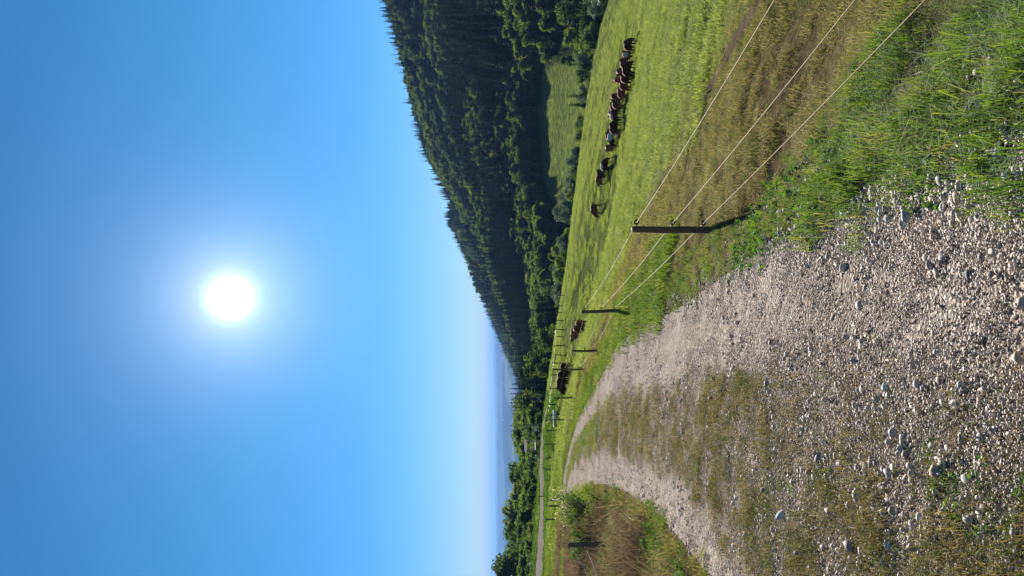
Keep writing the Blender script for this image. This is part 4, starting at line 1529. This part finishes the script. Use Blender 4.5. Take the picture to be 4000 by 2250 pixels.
MB().tube([(-.7, -.3, 1.9), (-1.5, -.3, 1.2), (-1.9, -.3, .3)], .035, 6).tube([(-1.9, .2, 1.85), (-1.1, .2, 1.0), (-.8, .2, .2)], .035, 6).build('climbing_pole', MT['darkwood'], root)
MB().add([(-1.3, -.85, .95), (-1.3, -1.3, .95), (-2.3, -1.3, .35), (-2.3, -.85, .35), (-1.3, -.85, 1.1), (-1.3, -1.3, 1.1), (-2.3, -1.3, .5), (-2.3, -.85, .5)],
         [(0, 1, 2, 3), (0, 3, 7, 4), (1, 5, 6, 2), (4, 7, 3, 0)]).box((-1.8, -1.075, .55), (.06, .4, .5)).build('slide', MT['white'], root)
MB().box((.35, -.7, 1.75), (.22, .03, .3)).build('yellow_panel', MT['yellow'], root)

sb = bpy.data.objects.new('sign_board', None)
COL.objects.link(sb)
sx, sy = -20.6, 110.0
sb.location = (sx, sy, Hs(sx, sy))
tag(sb, 'pale board on two legs right of the play frame', 'sign')
MB().box((0, -.05, 1.25), (.75, .03, .35)).build('board', MT['white'], sb)
for q in (-.3, .3):
    MB().box((q, 0, .6), (.07, .07, 1.9)).build('leg', MT['planks'], sb)

tr = bpy.data.objects.new('water_trough', None)
COL.objects.link(tr)
tx, ty = -14.6, 84.0
tr.location = (tx, ty, g1(tx, ty) + 0.12)
tr.rotation_euler = (0, 0, R(-6))
tag(tr, 'long white water trough on the grass behind a dark post', 'trough')
LX, LY, LZ = .85, .28, .34
m = MB()
o_ = [(-LX, -LY, 0), (LX, -LY, 0), (LX, LY, 0), (-LX, LY, 0), (-LX - .06, -LY - .05, LZ), (LX + .06, -LY - .05, LZ), (LX + .06, LY + .05, LZ), (-LX - .06, LY + .05, LZ)]
i_ = [(-LX, -LY, LZ), (LX, -LY, LZ), (LX, LY, LZ), (-LX, LY, LZ), (-LX + .04, -LY + .04, .05), (LX - .04, -LY + .04, .05), (LX - .04, LY - .04, .05), (-LX + .04, LY - .04, .05)]
m.add(o_ + i_, [(0, 3, 2, 1), (0, 1, 5, 4), (1, 2, 6, 5), (2, 3, 7, 6), (3, 0, 4, 7), (4, 5, 9, 8), (5, 6, 10, 9), (6, 7, 11, 10), (7, 4, 8, 11),
                (8, 9, 13, 12), (9, 10, 14, 13), (10, 11, 15, 14), (11, 8, 12, 15), (12, 13, 14, 15)])
m.build('tub', MT['white'], tr)
for q in (-.6, .6):
    MB().box((q, 0, -.1), (.1, .5, .19)).build('foot', MT['darkwood'], tr)

X, Y, h = top_for(2098, 1558, 131)
bb = bpy.data.objects.new('blue_board', None)
COL.objects.link(bb)
bb.location = (X, Y, Hs(X, Y))
tag(bb, 'small blue board on posts in the dark wood edge', 'board')
MB().box((0, -.05, h - .2), (.75, .03, .4)).build('panel', MT['blue'], bb)
for q in (-.3, .3):
    MB().box((q, 0, h / 2 - .2), (.07, .06, h + .3)).build('leg', MT['darkwood'], bb)

X, Y, h = top_for(2066, 2213, 128)
ww = min(h, 1.3)
m = MB()
prof_ = [(-.6, 0), (-.62, .35), (-.5, .62), (-.2, .78), (.2, .78), (.5, .6), (.62, .3), (.6, 0)]
for yy in (-.8, .8):
    m.V += [(a_, yy, b_ * h / .78) for a_, b_ in prof_]
m.F += [(k, k + 1, k + 9, k + 8) for k in range(7)] + [tuple(range(8))[::-1], tuple(range(8, 16))]
tp = m.build('covered_stack', MT['pale'], None, True)
tp.location = (X, Y, Hs(X, Y) - .05)
tag(tp, 'pale blue sheet-covered stack at the foot of the left wood', 'stack')

rng = np.random.default_rng(3)
Vp, Fp = ICO3[0].copy(), ICO3[1]
Vp = Vp * np.array([.55, .4, .28]) * (0.85 + 0.3 * fbm(Vp[:, 0] * 2 + 5, Vp[:, 1] * 2 + Vp[:, 2], 8, 3))[:, None]
o = link('soil_mound', mesh_from('soil_mound', Vp, Fp, MT['soil'], True), None, (-11.9, 62.0, g1(-11.9, 62.0)))
tag(o, 'small brown heap of soil in the grass beside the track bend', 'mound')

# houses far out on the plain
for i, (py_, px_, w) in enumerate([(1560, 1962, 26), (1575, 1958, 20), (1700, 1955, 22), (1732, 1962, 30), (1742, 1963, 26), (1490, 1972, 18), (1640, 1968, 18), (1815, 1960, 34), (1822, 1962, 28), (1330, 1953, 18), (1400, 1968, 20)]):
    v = _dx * ((px_ - 2000) / FPX) + _ry * ((1125 - py_) / FPX) + _f
    rr = np.linspace(4200, 16000, 400)
    k = v.z / math.hypot(v.x, v.y)
    az = math.degrees(math.atan2(v.x, v.y))
    hx, hy = np.sin(R(az)) * rr, np.cos(R(az)) * rr
    hit = np.argmax(H(hx, hy) > k * rr + CAM_Z)
    X, Y = float(hx[hit]), float(hy[hit])
    hs = bpy.data.objects.new('far_house', None)
    COL.objects.link(hs)
    hs.location = (X, Y, Hs(X, Y))
    hs.rotation_euler = (0, 0, random.uniform(0, 3))
    tag(hs, 'tiny pale house far out on the hazy plain', 'house', 'houses on the plain')
    MB().box((0, 0, 5), (w, 11, 12)).build('wall', MT['plaster'], hs)
    hw_ = w / 2 + .8
    MB().add([(-hw_, -6.5, 10.8), (hw_, -6.5, 10.8), (hw_, 6.5, 10.8), (-hw_, 6.5, 10.8), (-hw_, 0, 16), (hw_, 0, 16)], [(0, 1, 5, 4), (2, 3, 4, 5), (0, 4, 3), (1, 2, 5), (0, 3, 2, 1)]).build('roof', MT['rooftile'], hs)

# ------------------------------------------------------------------ shrub with lime leaves by the left posts
def shrub(name, X, Y, h, wid, material, n, leaf, label, seed, cat='shrub', stems=9, seeds=0):
    rng = np.random.default_rng(seed)
    root = bpy.data.objects.new(name, None)
    COL.objects.link(root)
    root.location = (X, Y, g1(X, Y))
    tag(root, label, cat)
    m = MB()
    tips = []
    for k in range(stems):
        a, l = rng.uniform(0, 6.283), rng.uniform(.65, 1.1)
        e = Vector((math.cos(a) * wid * rng.uniform(.3, 1), math.sin(a) * wid * rng.uniform(.3, 1), h * l))
        m.tube([(e.x * .1, e.y * .1, -.08), (e.x * .5, e.y * .5, e.z * .6), e], [.014, .01, .004], 5)
        tips.append(e)
    m.build('stems', MT['bark'], root, True)
    C = []
    for k in range(n):
        e = tips[rng.integers(stems)]
        t = rng.uniform(.25, 1.0)
        C.append(np.array([e.x * t, e.y * t, e.z * t ** .9]) + rng.normal(0, .09 * wid + .03, 3))
    C = np.array(C)
    C[:, 2] = np.maximum(C[:, 2], .05)
    V, Fc, A = leaf_quads(C, leaf, rng, None, .4)
    lf = link('foliage', mesh_from('foliage', V, Fc, MT[material], False, {'rnd': A}), root)
    lf['kind'] = 'stuff'
    if seeds:
        C = np.array([tips[rng.integers(stems)] for _ in range(seeds)]) * rng.uniform(.95, 1.15, (seeds, 1)) + rng.normal(0, .1, (seeds, 3))
        V, Fc, A = leaf_quads(C, leaf * .7, rng, None, .0)
        sd = link('seed_heads', mesh_from('seed_heads', V, Fc, MT['seed'], False, {'rnd': A}), root)
        sd['kind'] = 'stuff'
    return root


shrub('leafy_shrub', -7.15, 24.2, 1.0, .75, 'limeleaf', 1900, .036, 'bright lime green leafy shrub beside the left posts', 3, stems=14, seeds=60)
shrub('leafy_shrub', -7.75, 23.0, .7, .6, 'weed', 1100, .034, 'darker green shrub left of the lime green shrub', 4, stems=10, seeds=14)
shrub('leafy_shrub', -6.2, 21.6, .45, .45, 'limeleaf', 700, .03, 'small yellow green shrub in front of the lime green one', 5, stems=8)
shrub('tall_weed', -7.9, 27.0, .95, .6, 'weed', 220, .05, 'pale seeding weeds in front of the post behind the shrub', 6, 'weed', 10, 160)

# ------------------------------------------------------------------ grass, weeds and gravel
def add_blades(coll, k, n, radius, h, w, material, lean=.5, droop=.4, hvar=.5, seed=0, clump=1.0):
    for i in range(k):
        rng = np.random.default_rng(seed + i)
        V, Fc, A = blades(n, radius, h, w, rng, lean, droop, hvar, clump)
        template(coll, mesh_from(coll, V, Fc, MT[material], False, {'rnd': A}), coll)


def weed_tuft(coll, k, n, radius, h, leaf, material, seed=0):
    for i in range(k):
        rng = np.random.default_rng(seed + i)
        a, rr = rng.uniform(0, 6.283, n), radius * np.sqrt(rng.uniform(0, 1, n))
        C = np.stack([np.cos(a) * rr, np.sin(a) * rr, h * rng.uniform(.05, 1, n) * (1 - .5 * rr / radius)], -1)
        V, Fc, A = leaf_quads(C, leaf, rng, np.tile([[0, 0, 1.0]], (n, 1)), 0)
        template(coll, mesh_from(coll, V, Fc, MT[material], False, {'rnd': A}), coll)


add_blades('verge_near', 5, 46, .12, .115, .0042, 'verge', .7, .7, .7, 500)
add_blades('long_near', 4, 16, .10, .20, .0048, 'verge', .5, .9, .5, 505)
add_blades('verge_mid', 4, 60, .3, .15, .010, 'verge', .6, .6, .5, 510)
add_blades('mixed_near', 5, 46, .13, .06, .004, 'mixed', .9, .8, .6, 520)
add_blades('mixed_low', 5, 24, .12, .055, .0044, 'track', 1.1, .9, .7, 525)
add_blades('track_mid', 4, 60, .32, .07, .009, 'track', .9, .8, .7, 528)
add_blades('mixed_mid', 4, 70, .35, .07, .010, 'mixed', .8, .7, .6, 530)
add_blades('past_near', 4, 60, .16, .05, .004, 'pasture', .8, .6, .5, 540)
add_blades('past_mid', 4, 90, .34, .075, .012, 'pasture', .7, .5, .6, 550)
add_blades('past_far', 4, 120, .8, .11, .03, 'pasture', .6, .4, .7, 560)
add_blades('dry_near', 6, 60, .24, .26, .005, 'dry', 1.3, 1.0, .8, 570)
add_blades('dry_mid', 3, 80, .5, .38, .012, 'dry', 1.2, 1.2, .5, 580)
add_blades('straw', 3, 4, .10, .2, .004, 'straw', 1.6, 1.4, .4, 590)
weed_tuft('weeds', 5, 36, .13, .12, .018, 'weed', 600)
weed_tuft('weeds_far', 3, 60, .4, .25, .05, 'weed', 620)


def sample(n, r0, r1, a0, a1, p=1.0):
    """points in a wedge, log-spaced in distance"""
    t = RNG.uniform(0, 1, n) ** p
    r = r0 * (r1 / r0) ** t
    az = np.radians(RNG.uniform(a0, a1, n))
    return np.sin(az) * r, np.cos(az) * r


def wide(n, r0, r1, a0, a1, p=1.0):
    """the same with the ground close beside the camera, outside the view, covered too"""
    A = [sample(n, r0, r1, a0, a1, p), sample(n // 2, 1.4, 6, -80, a0), sample(n // 2, 1.4, 6, a1, 75)]
    return np.concatenate([q[0] for q in A]), np.concatenate([q[1] for q in A])


def lay(name, coll, X, Y, smin, smax, ntemp, label, zoff=0.0, tilt=.12, on_track=False, clump=0.0, freq=1.0):
    Z = road_z(X, Y)[0] if on_track else gz(X, Y)
    n = len(X)
    s = RNG.uniform(smin, smax, n)
    s3 = np.stack([s, s, s * (1 - clump + 2 * clump * sstep(.3, .7, fbm(X * freq, Y * freq, 29, 2)))], -1)
    return scatter(name, coll, np.stack([X, Y, Z + zoff], -1), zrot(n, tilt), s3, RNG.integers(0, ntemp, n), label, 'grass')


def off(X, Y):
    lt, hw = road_coord(X, Y)
    return lt - hw, -lt - hw                              # beyond the right edge, beyond the left edge


dA = lambda X, Y: poly_dist(X, Y, TRAIL_A)
dB = lambda X, Y: poly_dist(X, Y, TRAIL_B)

# lush verge beside the track
X, Y = wide(9000, 1.6, 16, -27, 30, .8)
ro, lo = off(X, Y)
wv = np.interp(Y, [2, 5, 8, 12, 20], [2.2, 1.7, .95, 1.0, 1.1]) + (fbm(X * 1.1, Y * 1.1, 88, 3) - .5) * 1.2
k = (ro > -.1 + .5 * (vnoise(X * 2.2, Y * 2.2, 12) - .4)) & (ro < wv) & (RNG.uniform(0, 1, len(X)) < np.clip(.25 + ro * 1.4, .1, 1))
far_ = Y[k] > 6
lay('verge_grass', 'verge_near', X[k][~far_], Y[k][~far_], .6, 1.25, 5, 'lush green grass on the near verge between track and fence', clump=.6, freq=1.6)
lay('verge_grass', 'verge_near', X[k][far_], Y[k][far_], .4, .85, 5, 'shorter green grass on the verge beside the nearest post', clump=.4, freq=1.5)
X, Y = sample(1100, 2.0, 18, -5, 30)
ro, lo = off(X, Y)
k = (ro > .05) & (ro < 3.5) & (fbm(X * 1.7, Y * 1.7, 47, 2) > .55)
lay('dead_grass', 'dry_near', X[k], Y[k], .22, .5, 4, 'small dry brown tufts scattered through the right verge', 0, .4)
X, Y = sample(5000, 14, 60, -24, 10)
ro, lo = off(X, Y)
k = (ro > -.05) & (ro < 1.3 + vnoise(X * .6, Y * .6, 5) * .8)
k |= (lo > 0) & (lo < 1.0) & (Y > 25)
lay('verge_grass', 'verge_mid', X[k], Y[k], .7, 1.3, 4, 'green grass edging the track farther down')
X, Y = sample(1500, 1.9, 6.0, 6, 30)
ro, lo = off(X, Y)
k = (ro > .25) & (ro < 2.3) & (vnoise(X * 1.5, Y * 1.5, 66) > .35)
lay('verge_grass', 'long_near', X[k], Y[k], .8, 1.4, 4, 'long bright grass blades at the near right corner')
# worn ground around the ropes and the cattle path
X, Y = sample(17000, 1.8, 20, -10, 30, .75)
ro, lo = off(X, Y)
pa = 4.2 + (fbm(X * .5, Y * .5, 4) - .5) * 3
bare = fbm(X * 1.3, Y * 1.3, 33, 3)
k = (ro > .2 + 1.1 * sstep(.35, .6, fbm(X * .9, Y * .9, 36, 3))) & (ro < pa + .8) & (dA(X, Y) > .36 * vnoise(X * 1.7, Y * 1.7, 2)) & (bare > .36)
lay('worn_grass', 'mixed_near', X[k], Y[k], .6, 1.35, 5, 'short worn straw-and-green grass around the fence ropes')
X, Y = sample(5000, 16, 50, -12, 12)
ro, lo = off(X, Y)
k = (ro > 1.0) & (ro < 3.6) & (dA(X, Y) > .4 * vnoise(X * 1.2, Y * 1.2, 2))
lay('worn_grass', 'mixed_mid', X[k], Y[k], .6, 1.1, 4, 'worn grass along the cattle path farther off')
X, Y = sample(500, 2.2, 14, 0, 30)
ro, lo = off(X, Y)
k = (ro > .3) & (ro < 5)
lay('dry_stalks', 'straw', X[k], Y[k], .5, 1.2, 3, 'loose bleached grass stalks lying over the worn turf', .02, .5)
# pasture
X, Y = sample(9000, 5.0, 18, 5, 30, .8)
ro, lo = off(X, Y)
pa = 4.0 + (fbm(X * .5, Y * .5, 4) - .5) * 3
k = (ro > pa) & (dA(X, Y) > .4 * vnoise(X * 1.7, Y * 1.7, 2)) & (dB(X, Y) > .12)
lay('pasture_grass', 'past_near', X[k], Y[k], .7, 1.3, 4, 'short bright green pasture grass, nearest part', clump=.6, freq=2.0)
X, Y = sample(19000, 14, 62, -14, 28, .75)
ro, lo = off(X, Y)
pa = 3.4 + (fbm(X * .5, Y * .5, 4) - .5) * 2
k = (ro > pa) & (dA(X, Y) > .45 * vnoise(X * 1.2, Y * 1.2, 2)) & (dB(X, Y) > .2) & (fbm(X * .9, Y * .9, 71, 3) > .38)
lay('pasture_grass', 'past_mid', X[k], Y[k], .7, 1.25, 4, 'short bright green pasture grass of the middle slope', clump=.7, freq=.9)
X, Y = sample(26000, 45, 212, -20, 27, .7)
r = np.hypot(X, Y)
az = np.degrees(np.arctan2(X, Y))
ro, lo = off(X, Y)
lane = poly_dist(X, Y, lanepts)
k = (r < np.interp(az, AZ, EDGE) - 1) & (ro > 2) & (lane > 6.5) & (fbm(X * .4, Y * .4, 72, 3) > .40)
lay('pasture_grass', 'past_far', X[k], Y[k], .6, 1.15, 4, 'short bright green pasture grass of the far slope', clump=.75, freq=.35)
X, Y = sample(2600, 13, 130, -8, 27, .8)
ro, lo = off(X, Y)
az = np.degrees(np.arctan2(X, Y))
k = (ro > 4.5) & (np.hypot(X, Y) < np.interp(az, AZ, EDGE) - 6) & (fbm(X * .3, Y * .3, 37, 3) > .46)
lay('pasture_tussocks', 'verge_mid', X[k], Y[k], .35, .9, 4, 'darker ungrazed tussocks scattered over the pasture', 0, .15)
# far meadow
az = RNG.uniform(5.5, 17, 2600)
r = RNG.uniform(255, 392, 2600)
k = meadow_mask(az, r)
X, Y = np.sin(np.radians(az[k])) * r[k], np.cos(np.radians(az[k])) * r[k]
lay('meadow_grass', 'past_far', X, Y, 1.2, 2.0, 4, 'lit green grass of the small meadow across the valley')
# left of the track: green fringe, brown dead grass, green slope beyond
X, Y = wide(4200, 4.5, 26, -27, -8)
ro, lo = off(X, Y)
k = (lo > -.2 + .5 * vnoise(X * 2, Y * 2, 8)) & (lo < .8 + vnoise(X * 1.3, Y * 1.3, 3) * .6) & (RNG.uniform(0, 1, len(X)) < .3 + .6 * sstep(.4, .65, fbm(X * 1.8, Y * 1.8, 9, 2)))
lay('verge_grass', 'verge_near', X[k], Y[k], .35, 1.0, 5, 'green grass fringe along the left side of the track')
X, Y = sample(9000, 5.5, 30, -28, -9)
ro, lo = off(X, Y)
dm = fbm(X * 1.1, Y * 1.1, 55, 3) + .12 * np.exp(-((Y - 12) / 6) ** 2)
k = (lo > .5) & (RNG.uniform(0, 1, len(X)) < sstep(.45, .72, dm) * .6)
lay('dead_grass', 'dry_near', X[k], Y[k], .35, 1.7, 6, 'brown matted dead grass on the left bank', 0, .35, clump=.7, freq=1.6)
k = (lo > .5) & (RNG.uniform(0, 1, len(X)) < .5 * (1 - sstep(.5, .8, dm)))
lay('bank_grass', 'verge_near', X[k], Y[k], .6, 1.4, 5, 'green grass patches between dead grass on the left bank')
X, Y = sample(7000, 26, 96, -26, -6)
ro, lo = off(X, Y)
dm = fbm(X * .25, Y * .25, 56, 3) + .12 * np.exp(-(((X + 18) / 5) ** 2 + ((Y - 50) / 9) ** 2))
lane = poly_dist(X, Y, lanepts)
k = (lo > .6) & (dm > .56) & (lane > 6.0)
lay('dead_grass', 'dry_mid', X[k], Y[k], .6, 1.2, 3, 'brown dead grass mounds farther down the left slope', 0, .3)
k = ((lo > .6) | (ro > 1.5) & (Y > 55)) & (dm <= .56) & (lane > 6.0)
lay('bank_grass', 'verge_mid', X[k], Y[k], 1.0, 2.0, 4, 'green grass of the left slope before the pale lane')
X, Y = sample(2600, 84, 126, -27, -8)
lane = poly_dist(X, Y, lanepts)
k = (lane > 5.6) & (np.hypot(X, Y) < 122)
lay('bank_grass', 'weeds_far', X[k], Y[k], .9, 1.7, 3, 'green strip of herbs along both sides of the pale lane')
X, Y = sample(5000, 5, 30, -27, -9)
ro, lo = off(X, Y)
k = lo > .1
lay('worn_grass', 'mixed_near', X[k], Y[k], .7, 1.9, 5, 'straw-coloured and olive grass mixed over the left bank', 0, .2, False, .5, 1.4)
X, Y = sample(1500, 6, 32, -27, -9)
ro, lo = off(X, Y)
k = (lo > .3) & (vnoise(X * .9, Y * .9, 93) > .5)
lay('bank_weeds', 'weeds', X[k], Y[k], .9, 2.2, 5, 'broad-leaved weeds growing through the grass of the left bank')
X, Y = sample(600, 6, 40, -27, -9)
ro, lo = off(X, Y)
k = lo > .6
lay('dry_stalks', 'straw', X[k], Y[k], 1.0, 2.6, 3, 'pale dry stalks standing on the left bank', 0, .35)
# the strip between the wheel tracks
def in_strip(X, Y):
    lt, hw = road_coord(X, Y)
    t = lt / hw
    wob = (vnoise(X * 1.1, Y * 1.1, 15) - .5) * .22 + RNG.normal(0, .05, len(t))
    return t, (t < T1(Y) + wob) & (t > T0(Y) + wob)


X, Y = wide(36000, 2.0, 32, -26, 12, .8)
t, k = in_strip(X, Y)
lt, _h = road_coord(X, Y)
cov = .6 * fbm(lt * 1.7, Y * .28, 14, 3) + .4 * fbm(X * 2.6, Y * 2.6, 19, 2)
k &= RNG.uniform(0, 1, len(X)) < (.2 + sstep(.38, .6, cov)) * np.interp(Y, [2, 4, 7, 12, 20], [.5, .6, .8, 1.0, 1.1])
lay('track_grass', 'mixed_low', X[k], Y[k], .35, 1.1, 5, 'low olive and brown growth between the wheel tracks', 0, .25, True, .5, 3.0)
X, Y = sample(6500, 10, 60, -24, 2)
t, k = in_strip(X, Y)
k &= RNG.uniform(0, 1, len(X)) < sstep(10, 21, Y) * (.3 + sstep(.35, .6, fbm(X * 1.1, Y * 1.1, 18, 3)))
lay('track_grass', 'track_mid', X[k], Y[k], .4, .95, 4, 'olive grass strip between the wheel tracks at the bend', 0, .15, True, .4, 1.5)
X, Y = sample(4200, 20, 60, -24, 0)
t, k = in_strip(X, Y)
k &= RNG.uniform(0, 1, len(X)) < sstep(18, 30, Y)
lay('track_grass', 'verge_mid', X[k], Y[k], .35, .75, 4, 'greener strip between the wheel tracks beyond the bend', 0, .15, True)
# weeds
X, Y = sample(2600, 2.2, 22, -27, 24)
ro, lo = off(X, Y)
lt, hw = road_coord(X, Y)
t = lt / hw
k = ((ro > -.05) & (ro < .9) | (lo > -.1) & (lo < .8)) & (vnoise(X * 1.1, Y * 1.1, 90) > .45)
X1, Y1 = X[k], Y[k]
lay('verge_weeds', 'weeds', X1, Y1, .6, 1.5, 5, 'small broad-leaved weeds in the verges')
k = (t > -.9) & (t < .3) & (vnoise(X * 1.4, Y * 1.4, 91) > .8) & (RNG.uniform(0, 1, len(X)) < .6)
lay('track_weeds', 'weeds', X[k], Y[k], .3, .65, 5, 'green weed rosettes growing in the gravel of the track', 0, .1, True)

# gravel
def pebble_patch(coll, k, n, radius, r0, r1, seed):
    for i in range(k):
        rng = np.random.default_rng(seed + i)
        V, Fc, A = [], [], []
        for j in range(n):
            pv, pf = pebble(rng, ICO1 if r1 < .012 else ICO2)
            s = r0 + (r1 - r0) * rng.uniform(0, 1) ** 2.2
            a, q = rng.uniform(0, 6.283), radius * math.sqrt(rng.uniform(0, 1))
            c, sn = math.cos(a * 3.1), math.sin(a * 3.1)
            pv = pv @ np.array([[c, -sn, 0], [sn, c, 0], [0, 0, 1]]) * s + np.array([math.cos(a) * q, math.sin(a) * q, s * .02])
            b = len(V)
            V += list(pv)
            Fc += [tuple(b + x for x in f) for f in pf]
            A += [rng.uniform(0, 1)] * len(pv)
        template(coll, mesh_from(coll, V, Fc, MT['stone'], True, {'rnd': A}), coll)


pebble_patch('grit', 6, 80, .13, .003, .0105, 700)
pebble_patch('stones', 6, 28, .15, .006, .023, 720)
pebble_patch('stones_far', 4, 70, .4, .007, .02, 740)


def gravel(name, coll, X, Y, smin, smax, nt, label):
    n = len(X)
    Z = np.maximum(road_z(X, Y)[0], gz(X, Y) - .02)
    return scatter(name, coll, np.stack([X, Y, Z], -1), zrot(n, .05), RNG.uniform(smin, smax, n), RNG.integers(0, nt, n), label, 'gravel')


X, Y = wide(8000, 1.9, 12, -28, 26, .9)
lt, hw = road_coord(X, Y)
t = lt / hw
k = (np.abs(t) < 1.03) & (RNG.uniform(0, 1, len(X)) < np.interp(t, [-1, -.9, -.7, -.5, .4, .6, .75, .9, 1], [1, .5, .5, .9, .8, .4, .4, .9, 1]))
gravel('gravel', 'grit', X[k], Y[k], .7, 1.3, 6, 'fine grit covering the nearer part of the track')
X, Y = wide(6500, 1.9, 17, -28, 27, .85)
lt, hw = road_coord(X, Y)
t = lt / hw
pr = np.interp(t, [-1.1, -1, -.75, -.5, 0, .3, .55, .8, .95, 1.15, 1.3], [.0, .35, .15, .15, .3, .25, .04, .16, .95, .8, 0])
pr = pr * np.interp(fbm(X * 1.2, Y * 1.2, 19, 3), [.35, .6], [.25, 1.2])
k = RNG.uniform(0, 1, len(X)) < pr
gravel('gravel', 'stones', X[k], Y[k], .6, 1.4, 6, 'mixed rounded gravel, thickest along the right edge of the track')
X, Y = sample(3600, 12, 56, -24, 4, .8)
lt, hw = road_coord(X, Y)
t = lt / hw
k = (np.abs(t) < 1.0) & (RNG.uniform(0, 1, len(X)) < np.interp(np.abs(t), [0, .45, .6, .8, .95, 1], [.3, .3, .15, .15, .6, .8]))
gravel('gravel', 'stones_far', X[k], Y[k], .6, 1.2, 4, 'gravel of the wheel tracks toward the bend')

# larger single stones
COB = [mesh_from('cobble', *pebble(np.random.default_rng(900 + i), ICO3), MT['stone'], True) for i in range(9)]
COBI = []
for i, me in enumerate(COB):
    me.attributes.new('rnd', 'FLOAT', 'POINT').data.foreach_set('value', np.full(len(me.vertices), (i * .37) % 1, np.float32))


def cobble(x, y, s, j, label, group=None, name='cobble'):
    z = max(float(road_z([x], [y])[0][0]), g1(x, y) - .02)
    o = link(name, COB[j % 9], None, (x, y, z + s * .08), (random.uniform(-.3, .3), random.uniform(-.3, .3), random.uniform(0, 6.28)), s)
    return tag(o, label, 'stone', group)


cobble(-.08, 2.74, .05, 0, 'whitish flat stone at the lower border in the middle of the track')
cobble(-1.64, 5.32, .062, 3, 'large rosy boulder-like stone on the left half of the track')
cobble(-.12, 4.35, .035, 1, 'brown stone with a dark shadow in the right wheel track')
cobble(.03, 3.14, .035, 4, 'dark brown stone near the lower border, right of the middle')
cobble(-1.12, 3.9, .05, 2, 'jagged pale stone in the growth between the wheel tracks')
X, Y = sample(700, 2.4, 11, -22, 24, .8)
lt, hw = road_coord(X, Y)
t = lt / hw
pr = np.interp(t, [-1, -.6, 0, .3, .6, .85, 1.0, 1.2, 1.3], [.06, .07, .06, .03, .03, .3, 1, .7, 0])
k = np.where(RNG.uniform(0, 1, len(X)) < pr)[0][:150]
for i in k:
    edge = t[i] > .75
    cobble(float(X[i]), float(Y[i]), random.uniform(.018, .045) * (1.0 if edge else .8), random.randrange(9),
           'rounded cobble %s' % (('at the near right edge of the track, by the lower border', 'along the right edge of the track, among dense gravel', 'along the right edge of the track, near the first post')[int(Y[i] > 3.6) + int(Y[i] > 6)]
                                  if edge else ('on the near track by the lower border', 'on the gravel halfway to the first post', 'on the gravel level with the first post')[int(Y[i] > 4) + int(Y[i] > 7)]),
           'cobbles along the right edge' if edge else 'cobbles on the track')

# ------------------------------------------------------------------ air
hz, N, L = mat('haze')
out = nd(N, 'OutputMaterial')
pv = nd(N, 'VolumePrincipled')
pv.inputs['Color'].default_value = (0.27, 0.52, 1.0, 1)
pv.inputs['Density'].default_value = 6.0e-5
pv.inputs['Anisotropy'].default_value = 0.0
L.new(pv.outputs[0], out.inputs['Volume'])
try:
    hz.cycles.homogeneous_volume = True
except Exception:
    pass
hb = MB().box((0, 0, 0), (2, 2, 2))
haze = link('haze', mesh_from('haze', hb.V, hb.F, hz), None, (0, 0, -60), None, (64000, 64000, 262))
tag(haze, 'thin blue haze lying over the valley and the plain', 'haze', kind='stuff')
